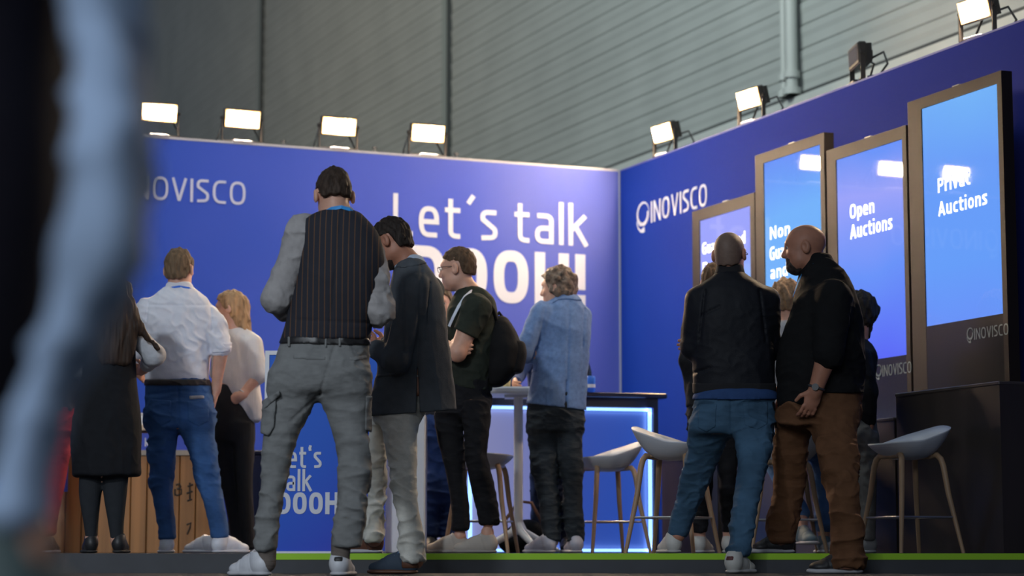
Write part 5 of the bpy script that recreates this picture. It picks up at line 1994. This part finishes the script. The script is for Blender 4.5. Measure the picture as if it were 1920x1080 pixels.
p.shoe(*fR, BLACK_SH, DARK_SO, width=.040)

# ================================================================== man in the black bomber jacket
p = Person(11.5, 1372, 'person with shaved head and glasses in a black bomber jacket and faded blue jeans', STAGE, h=.0065)
p.head(1368, 478, 0, yaw=-20, pitch=2, s=1.0)
p.neck(p.W(1368, 522, 0), .062)
tr = [(508, 1345, 1392, .072), (518, 1334, 1404, .09), (530, 1316, 1424, .11), (545, 1298, 1443, .125), (580, 1291, 1452, .142), (640, 1294, 1452, .142), (700, 1299, 1452, .138), (765, 1302, 1452, .136)]
hips = [(730, 1309, 1452, .128), (765, 1301, 1453, .136), (800, 1296, 1452, .136), (815, 1298, 1450, .115)]
lL = [(785, 1297, 1378, .11, .02), (830, 1291, 1362, .094, .1), (870, 1283, 1345, .084, .2), (900, 1275, 1331, .078, .26), (950, 1263, 1311, .07, .34), (1000, 1252, 1292, .062, .38), (1008, 1252, 1291, .062, .38)]
lR = [(785, 1368, 1452, .11, -.02), (830, 1380, 1447, .094, -.1), (870, 1382, 1440, .084, -.18), (900, 1382, 1430, .078, -.24), (950, 1375, 1421, .07, -.3), (1000, 1367, 1413, .066, -.34), (1044, 1362, 1406, .064, -.36)]
p.torso(tr[:-1], .026)
p.leg([(700, 1312, 1448, .125)] + hips, .02)
p.leg(lL)
p.leg(lR)
a1, r1 = [(1308, 562, 0), (1300, 652, .03), (1340, 655, .24)], (.064, .052, .036)
a2, r2 = [(1438, 562, 0), (1442, 652, .03), (1398, 655, .24)], (.064, .052, .036)
p.arm(a1, r1, shrink=.010)
p.arm(a2, r2, shrink=.010)
p.hand(p.W(1322, 646, .14), (-.8, -.5, -.1), (-.4, .8, 0), (0, 0, 1), .4)
fL = (xy(p, 1268, .33), xy(p, 1242, .56))
fR = (xy(p, 1368, -.46), xy(p, 1408, -.25))
p.foot(p.W(1270, 1005, .36), *fL)
p.foot(p.W(1384, 1044, -.36), *fR, 0.0)
p.skin(SKIN2)
p.hair('hair', STUB, .0018, rough=0.0, line=((-.13, -.08), (-.04, -.06), (-.012, .01), (.03, .03), (.055, .060), (.08, .075), (.1, .09)), side=1.0)
p.glasses(mat('blue_spectacle_frame', (.02, .04, .12), .3), None)
BJ = cloth('black_bomber_nylon', (.0085, .0095, .014), .45, 8, (1, 1, .7), rough=.62)
F = p.garment('bomber_jacket', [loft(p.rows(tr), .03)] + p.sleeve(a1, (.070, .062, .05), .03) + p.sleeve(a2, (.070, .060, .05), .03), BJ, ((.006, 24, (1, 1, .8), 3), (.0025, 60, (1, 1, 1), 7)), cut=p.band(480, 737), seams=((1322, 545, 1312, 640, .008), (1424, 545, 1436, 640, .008), (1318, 590, 1350, 575, .006), (1300, 700, 1330, 690, .006)))
p.garment('collar', [loft(p.rows([(494, 1345, 1391, .064), (505, 1343, 1393, .070), (520, 1338, 1398, .080)]), .02, .004)], mat('black_rib_knit', (.008, .008, .011), .9), ((.0015, 160, (1, 1, .1), 1),))
p.patch(F, 'waistband', .004, p.band(718, 738), MATS['black_rib_knit'])
p.garment('t_shirt', [loft(p.rows([(729, 1320, 1440, .118), (741, 1308, 1451, .132), (775, 1303, 1454, .144)]), .02, .024)], cloth('blue_jersey', (.025, .06, .17), .3), cut=p.band(700, 749))
DN = denim('faded_blue_denim', (.045, .098, .165))
F = p.garment('jeans', [loft(p.rows(hips), .04), loft(p.rows(lL), .04), loft(p.rows(lR), .04)], DN, cut=lambda X, p=p: 738.5 * p.s - p.pxpy(X)[1] * p.s, seams=((1370, 740, 1372, 815, .007), (1306, 762, 1370, 752, .005), (1370, 752, 1452, 756, .005)), folds= ((.009, 36, (.75, .75, 1.2), 1), (.0045, 78, (.7, .7, 1.25), 4)), h=.006)
jeans_details(p, F, DN, 0, ([(1310, 758), (1344, 757), (1342, 800), (1325, 811), (1308, 802)], [(1392, 757), (1440, 752), (1440, 795), (1420, 806), (1395, 797)]), -.03)
OFFW = mat('off_white_sneaker', (.50, .49, .46), .6)
RED_T = mat('maroon_heel', (.09, .02, .02), .6)
p.shoe(*fL, OFFW, mat('grey_stripe_sole', (.40, .39, .38), .6), lace=LACE)
p.shoe(*fR, OFFW, mat('grey_stripe_sole', (.55, .54, .52), .6), zfloor=0.0, lace=LACE, tab=RED_T)

# ================================================================== big bald bearded man
p = Person(11.4, 1540, 'person, bald with a dark beard, in a large black shirt and brown trousers, in profile', STAGE, h=.0065)
p.head(1509, 466, 0, yaw=78, pitch=5, s=1.07, jaw=1.12)
p.neck(p.W(1534, 512, 0), .075)
tr = [(484, 1522, 1554, .075), (494, 1508, 1566, .10), (510, 1500, 1580, .135), (540, 1495, 1599, .17), (580, 1484, 1613, .20), (625, 1468, 1620, .215), (675, 1457, 1622, .215), (720, 1458, 1621, .21), (765, 1462, 1620, .208)]
hips = [(722, 1468, 1616, .19), (760, 1462, 1614, .19), (800, 1457, 1606, .165)]
lL = [(765, 1457, 1528, .12, .05), (830, 1450, 1517, .105, .15), (870, 1449, 1513, .098, .2), (900, 1451, 1511, .094, .24), (950, 1445, 1505, .09, .28), (990, 1438, 1494, .086, .3), (1020, 1442, 1490, .082, .3)]
lR = [(765, 1512, 1610, .13, -.05), (810, 1524, 1606, .12, -.12), (850, 1534, 1606, .11, -.18), (900, 1547, 1607, .10, -.24), (950, 1555, 1612, .096, -.28), (1000, 1560, 1618, .094, -.3), (1068, 1558, 1621, .094, -.3)]
p.torso(tr[:-1] if p.D != 11.4 else tr, .028)
p.leg(hips, .022)
p.leg(lL)
p.leg(lR)
a1, r1 = [(1562, 560, -.19), (1554, 656, -.27), (1529, 732, -.25)], (.068, .058, .036)
a2, r2 = [(1535, 560, .19), (1500, 655, .24), (1480, 720, .28)], (.080, .058, .036)
w1 = p.arm(a1, r1, shrink=0)
w2 = p.arm(a2, r2, shrink=0)
p.hand(w1[2], (-.35, .12, -1), (-.2, 1, 0), (-1, 0, .2), .6, 1.08)
p.hand(w2[2], (-.3, .12, -1), (-.2, -1, 0), (-1, 0, .2), .6, 1.08)
fL = (xy(p, 1487, .3), xy(p, 1409, .33))
fR = (xy(p, 1616, -.30), xy(p, 1514, -.26))
p.foot(p.W(1468, 1016, .3), *fL)
p.foot(p.W(1592, 1060, -.3), *fR, 0.0)
p.skin(SKIN2)
p.beard(BEARD, 1.0)
BS = cloth('black_cotton_shirt', (.0075, .0075, .0085), .4, 8)
tail = loft(p.rows([(725, 1460, 1530, .16), (755, 1462, 1515, .14), (782, 1470, 1500, .10)]), .03)
F = p.garment('shirt', [loft(p.rows(tr), .03), tail] + p.sleeve([a1[0], (1554, 664, -.275)], (.094, .080)) + p.sleeve([a2[0], (1500, 655, .24)], (.09, .074)), BS, ((.007, 22, (1, 1, .8), 3), (.003, 55, (1, 1, 1), 7)), cut=lambda X, p=p: np.minimum(p.band(480, 737)(X), p.poly([(1440, 700), (1540, 700), (1520, 740), (1500, 786), (1466, 786)])(X)))
p.garment('collar', [loft(p.rows([(476, 1512, 1556, .074), (488, 1508, 1560, .082), (504, 1500, 1572, .10)]), .02, .006)], BS)
p.ring_strip('lanyard', [p.W(x, y, d) for x, y, d in ((1556, 486, -.02), (1545, 488, -.085), (1526, 496, -.10), (1506, 512, -.06), (1496, 530, -.02), (1487, 556, .03))], .013, MATS['sky_blue_ribbon'])
TR12 = cloth('brown_cotton_trousers', (.135, .062, .030), .45, 11, (.6, .6, 1.5))
F = p.garment('trousers', [loft(p.rows(hips), .04), loft(p.rows(lL), .04), loft(p.rows(lR), .04)], TR12, ((.014, 26, (.8, .8, 1.1), 1), (.006, 65, (.8, .8, 1.2), 4)))
dirv = Vector(nrm(np.array(w1[2]) - np.array(w1[1])))
s1 = dirv.orthogonal().normalized()
s2 = dirv.cross(s1)
cw = Vector(w1[2]) - dirv * .015 - p.root.location
wt = MB().tube([cw + (s1 * math.cos(t_) + s2 * math.sin(t_)) * .040 for t_ in np.linspace(0, 2 * math.pi, 22)], .007, 8)
wt.tube([cw + Vector((-.01, -.040, 0)), cw + Vector((-.013, -.050, 0))], .018, 14)
wt.build('wristwatch', mat('dark_watch', (.05, .05, .055), .3), p.root)
p.shoe(*fL, BLACK_SH, WHITE_SO, lace=mat('black_laces', (.03, .03, .03), .7), width=.052)
p.shoe(*fR, BLACK_SH, WHITE_SO, zfloor=0.0, lace=mat('black_laces', (.03, .03, .03), .7), width=.054)


# ================================================================== people mostly hidden behind others
def bystander(D, x, top, label, sm, hm, topm, legm, shoem, yaw=0, wide=1.0, legs=None, floor=STAGE, arms=None, hairkw=None, solem=None, torso=None, hw=None, hips=None, hy=0, headx=0):
    p = Person(D, x, label, floor, h=.0075)
    k = FPX / D                                   # pixels per metre here
    Hh = 1035 - top
    sh = (.205 if hw is None else hw) * k * wide
    Y = lambda t: top + Hh * t
    p.head(x + headx, Y(.066), hy, yaw=yaw, pitch=4, s=.98)
    p.neck(p.W(x, Y(.16), 0), .055)
    tr = torso or [(Y(.155), x - sh * .32, x + sh * .32, .06), (Y(.175), x - sh * .75, x + sh * .75, .09), (Y(.205), x - sh, x + sh, .115), (Y(.28), x - sh, x + sh, .135), (Y(.38), x - sh * .86, x + sh * .86, .125), (Y(.50), x - sh * .88, x + sh * .88, .13)]
    hp = hips or [(Y(.48), x - sh * .82, x + sh * .82, .125), (Y(.53), x - sh * .86, x + sh * .86, .135), (Y(.58), x - sh * .84, x + sh * .84, .115)]
    lg = legs or [[(Y(.55), x + s * sh * .42 - sh * .42, x + s * sh * .42 + sh * .42, .1), (Y(.72), x + s * sh * .45 - sh * .33, x + s * sh * .45 + sh * .33, .08), (Y(.85), x + s * sh * .48 - sh * .28, x + s * sh * .48 + sh * .28, .07), (Y(.965), x + s * sh * .5 - sh * .26, x + s * sh * .5 + sh * .26, .066)] for s in (-1, 1)]
    p.torso(tr, .022)
    p.leg(hp, .02)
    for l in lg:
        p.leg(l)
    ar = arms or [[(x + s * sh * .92, Y(.215), 0), (x + s * sh * 1.12, Y(.37), -.02), (x + s * sh * 1.02, Y(.49), .10)] for s in (-1, 1)]
    for i, a in enumerate(ar):
        w_ = p.arm(a, (.058, .046, .030), shrink=.006)
        d = w_[2] - w_[1]
        p.hand(w_[2], d, (1 if i == 0 else -1, 0.2, 0), (0, 1, .3), .5, .95)
    ft = []
    for l in lg:
        last = l[-1]
        cx, dy = (last[1] + last[2]) / 2, (last[4] if len(last) > 4 else 0)
        c_ = math.cos(math.radians(yaw)), -math.sin(math.radians(yaw))
        a_ = (P(cx, 1035, D + dy).x - .05 * c_[1], D + dy - .05 * c_[0])
        b_ = (a_[0] + .27 * c_[1], a_[1] + .27 * c_[0])
        ft.append((a_, b_))
        p.foot(p.W(cx, last[0] - 2, dy), a_, b_, floor)
    p.skin(sm)
    p.hair('hair', hm, **(hairkw(p) if hairkw else dict(thick=.012, rough=.005)))
    p.garment('jacket', [loft(p.rows(tr), .03)] + [q for a in ar for q in p.sleeve(a, (.066, .056, .044))], topm, SH_FOLD)
    p.garment('trousers', [loft(p.rows(hp), .04)] + [loft(p.rows(l), .035) for l in lg], legm, TR_FOLD)
    for a_, b_ in ft:
        p.shoe(a_, b_, shoem, solem or WHITE_SO, zfloor=floor, lace=LACE)
    return p


# red trousers, half hidden by the walker
bystander(14.2, 96, 512, 'person in red trousers, half hidden behind the blurred walker', SKIN, HAIR_B, cloth('dark_plum_jacket', (.02, .018, .025)), cloth('red_trousers', (.30, .006, .020), .4, 10, (.6, .6, 1.4)), BLACK_SH,
          legs=[[(805, 62, 104, .1), (880, 60, 98, .085), (940, 56, 88, .075), (1004, 54, 80, .07)], [(805, 90, 134, .1), (850, 96, 130, .09), (900, 92, 122, .08), (950, 84, 112, .075), (1004, 76, 101, .07)]])
# person behind the bomber jacket man
bystander(13.3, 1342, 495, 'person in black behind the man in the bomber jacket, sleeve and white sneaker showing', SKIN, HAIR_B, cloth('black_jacket', (.011, .011, .013)), cloth('black_trousers', (.010, .010, .012)), OFFW,
          legs=[[(775, 1296, 1345, .1), (860, 1300, 1340, .085), (930, 1302, 1334, .075), (1000, 1296, 1326, .068)], [(775, 1340, 1388, .1), (860, 1346, 1384, .085), (930, 1350, 1380, .075), (1000, 1352, 1382, .068)]],
          arms=[[(1304, 592, 0), (1291, 675, -.02), (1300, 742, .06)], [(1384, 592, 0), (1392, 680, 0), (1380, 730, .12)]], yaw=-20)
# dark haired person with a bun behind the big man


def bun(p):
    return dict(thick=.012, rough=.006, side=.9, line=((-.13, -.3), (-.01, -.3), (-.005, -.01), (.02, .0), (.05, .055), (.08, .076), (.1, .09)),
                extra=[ell(p.W(1635, 582, 0), (.042, .042, .038)), cone(p.W(1622, 580, 0), p.W(1634, 582, 0), .04, .035), loft(p.rows([(590, 1612, 1636, .06), (620, 1614, 1632, .04), (640, 1616, 1628, .02)]), .02)])


bystander(13.1, 1612, 552, 'person with a dark hair bun and grey trousers behind the big man in black', SKIN2, HAIR_D, cloth('black_top', (.009, .009, .011)), cloth('grey_trousers', (.15, .145, .14)), mat('grey_sneaker', (.3, .3, .31), .6), yaw=68, hy=0, headx=-4,
          torso=[(634, 1600, 1622, .055), (646, 1590, 1634, .09), (662, 1584, 1643, .13), (700, 1582, 1642, .15), (750, 1584, 1634, .14), (795, 1582, 1640, .14)],
          hips=[(770, 1584, 1640, .14), (810, 1582, 1642, .14), (835, 1584, 1640, .12)],
          legs=[[(815, 1584, 1616, .10, .05), (880, 1586, 1614, .085, .05), (950, 1590, 1614, .075, .05), (1015, 1592, 1616, .07, .05)], [(815, 1604, 1642, .10, -.05), (880, 1610, 1642, .085, -.05), (950, 1616, 1642, .075, -.05), (1015, 1616, 1640, .07, -.05)]],
          arms=[[(1612, 670, -.15), (1628, 735, -.17), (1630, 790, -.12)], [(1612, 670, .15), (1618, 735, .17), (1606, 790, .18)]], hairkw=bun)
# navy sleeved person behind the high table
bystander(14.78, 1036, 560, 'person in a navy jacket leaning on the white high table, hidden behind the blue blazer', SKIN, HAIR_D, cloth('navy_jacket', (.030, .055, .14)), cloth('dark_navy_trousers', (.015, .02, .04)), BLACK_SH, yaw=180, hw=.185,
          arms=[[(1000, 650, -.02), (970, 700, -.18), (966, 716, -.40)], [(1072, 650, 0), (1078, 720, -.03), (1066, 780, -.05)]])
# person in blue jeans half hidden by the suit
bystander(14.5, 826, 540, 'person in navy jeans mostly hidden behind the man in the dark suit', SKIN, HAIR_B, cloth('dark_grey_top', (.03, .03, .035)), denim('navy_denim', (.012, .028, .095)), BLACK_SH, hw=.165,
          legs=[[(795, 798, 836, .1), (870, 800, 834, .085), (940, 798, 828, .075), (1008, 796, 822, .07)], [(795, 822, 856, .1), (870, 826, 856, .085), (940, 828, 854, .075), (1008, 828, 852, .07)]],
          arms=[[(800, 640, 0), (808, 705, -.03), (822, 735, -.14)], [(852, 640, 0), (852, 705, -.03), (842, 735, -.14)]], yaw=175)

# ginger haired person sitting on the bar stool
p = Person(13.33, 1478, 'person with ginger hair and pale jeans seated on a bar stool behind two bald men', STAGE, h=.0072)
p.head(1473, 561, 0, yaw=14, pitch=8, s=.96)
p.neck(p.W(1476, 606, 0), .052)
tr = [(600, 1464, 1490, .058), (612, 1446, 1508, .085), (628, 1436, 1520, .11), (660, 1432, 1522, .13), (720, 1438, 1514, .125), (780, 1436, 1520, .135), (812, 1434, 1522, .14)]
p.torso(tr, .02)
th1, th2 = [p.W(1462, 826, 0), p.W(1442, 850, .34), p.W(1502, 962, .10)], [p.W(1498, 826, 0), p.W(1538, 846, .34), p.W(1545, 985, .18)]
for th in (th1, th2):
    p.body += [cone(th[0], th[1], .08, .058, .03), cone(th[1], th[2], .055, .040, .03)]
a1, r1 = [(1440, 640, 0), (1430, 705, .05), (1450, 740, .25)], (.055, .043, .028)
a2, r2 = [(1514, 640, 0), (1522, 705, .05), (1500, 740, .25)], (.055, .043, .028)
for a in (a1, a2):
    w_ = p.arm(a, r1, shrink=.004)
    p.hand(w_[2], w_[2] - w_[1], (0, 0, -1), (1 if a is a1 else -1, 0, 0), .4, .92)
fa = (xy(p, 1546, .13), xy(p, 1540, .38))
fb = (xy(p, 1500, .06), xy(p, 1526, -.17))
p.foot(p.W(1545, 985, .18), *fa)
p.foot(p.W(1502, 962, .10), fb[0], fb[1], STAGE + .05)
p.skin(SKIN)
p.hair('hair', HAIR_R, .017, rough=.009, freq=110, side=.9, line=((-.13, -.10), (-.04, -.085), (-.012, -.04), (.02, -.02), (.045, .052), (.08, .078), (.1, .09)))
p.garment('top', [loft(p.rows(tr), .03)] + p.sleeve(a1, (.062, .052, .04)) + p.sleeve(a2, (.062, .052, .04)), cloth('light_grey_top', (.33, .32, .33)), SH_FOLD)
DNL = denim('pale_blue_denim', (.085, .19, .40))
p.garment('jeans', [loft(p.rows([(785, 1438, 1518, .12), (825, 1434, 1522, .14), (858, 1444, 1512, .12)]), .03)] + [cone(t_[0], t_[1], .092, .072, .03) for t_ in (th1, th2)] + [cone(t_[1], t_[2], .068, .055, .03) for t_ in (th1, th2)], DNL, TR_FOLD)
SN = mat('blue_grey_sneaker', (.17, .24, .28), .7)
p.shoe(*fa, SN, WHITE_SO, lace=LACE)
p.shoe(*fb, SN, WHITE_SO, zfloor=STAGE + .05, lace=LACE)

# black bag on the stage floor by the table
q = P(985, 1036, 14.52)
bg = empty('shoulder_bag', (q.x, 14.52, STAGE), 'black bag with a brown strap lying on the stage under the high table', 'bag')
F = Field([ell(np.array((q.x, 14.52, STAGE + .10)), (.14, .09, .12), k=.03), ell(np.array((q.x - .05, 14.50, STAGE + .07)), (.13, .10, .08), k=.03)], .008)
F.displace(lambda X: .006 * wav(X, 30, (1, 1, 1), 2))
F.cut(lambda X: (STAGE + .001) - X[:, 2])
F.mesh('bag_body', BAG, bg)
MB().tube([(-.12, .02, .10), (-.13, .0, .22), (-.04, -.01, .34), (.04, .0, .33), (.11, .03, .2), (.12, .08, .12)], .012, 8).build('strap', mat('brown_strap', (.14, .07, .04), .6), bg)

# ================================================================== blurred walker passing close to the lens
p = Person(2.2, 40, 'person walking past close to the lens, blurred blue jeans and long dark coat', 0.0, h=.0075)
k = FPX / 2.2
hd = P(0, 0, 2.2)
zpx = lambda z_: 1035 - (z_ - CAMZ) * k * .993
p.head(40, zpx(1.60), .0, yaw=-80, pitch=5)
p.neck(p.W(10, zpx(1.44), 0), .055)
tr = [(zpx(1.47), -60, 90, .06), (zpx(1.43), -150, 170, .10), (zpx(1.37), -205, 205, .15), (zpx(1.2), -230, 220, .19), (zpx(1.0), -220, 190, .18), (zpx(.8), -260, 165, .19), (zpx(.62), -280, 128, .19), (zpx(.45), -300, 122, .19), (zpx(.30), -310, 92, .19), (zpx(.19), -310, 45, .18)]
hips = [(zpx(1.0), -170, 160, .15), (zpx(.85), -190, 190, .16), (zpx(.78), -180, 190, .13)]
lA = [(zpx(.88), 20, 240, .10, .0), (zpx(.72), 110, 272, .09, -.06), (zpx(.55), 145, 274, .078, -.12), (zpx(.42), 126, 262, .073, -.17), (zpx(.33), 70, 205, .065, -.19), (zpx(.23), 12, 118, .056, -.19), (zpx(.13), -30, 76, .052, -.19)]
lB = [(zpx(.88), -180, 60, .10, -.02), (zpx(.6), -200, 0, .085, -.03), (zpx(.4), -220, -60, .07, -.03), (zpx(.13), -250, -120, .062, -.03)]
p.torso(tr, .03)
p.leg(hips, .02)
p.leg(lA)
p.leg(lB)
for s_, dd in ((1, .2), (-1, -.2)):
    a = [(-10, zpx(1.37), dd), (-40 * s_ - 20, zpx(1.1), dd * 1.25), (60 * s_ - 40, zpx(.88), dd * 1.25)]
    w_ = p.arm(a, (.06, .046, .03))
    p.hand(w_[2], w_[2] - w_[1], (0, -s_, 0), (1, 0, 0), .5)
    p.walk = getattr(p, 'walk', []) + p.sleeve(a, (.075, .062, .05))
fA = (xy(p, -60, -.22), xy(p, 190, -.12))
fB = (xy(p, -240, -.03), xy(p, -20, .08))
p.foot(p.W(30, zpx(.12), -.19), *fA, 0.0)
p.foot(p.W(-185, zpx(.12), -.03), *fB, 0.0)
p.skin(SKIN)
p.hair('hair', HAIR_B, .014, rough=.005)
p.garment('coat', [loft(p.rows(tr), .03)] + p.walk, cloth('dark_plum_coat', (.022, .018, .026), .3, 5), ((.006, 16, (1, 1, .4), 3),))
p.garment('jeans', [loft(p.rows(hips), .04), loft(p.rows(lA), .04), loft(p.rows(lB), .04)], denim('washed_grey_blue_denim', (.40, .52, .72)), TR_FOLD)
p.shoe(*fA, mat('grey_green_sneaker', (.10, .14, .14), .7), mat('grey_rubber', (.35, .38, .38), .7), zfloor=0.0, lace=LACE, high=.04, width=.05)
p.shoe(*fB, mat('grey_green_sneaker', (.10, .14, .14), .7), mat('grey_rubber', (.35, .38, .38), .7), zfloor=0.0, lace=LACE, high=.04, width=.05)
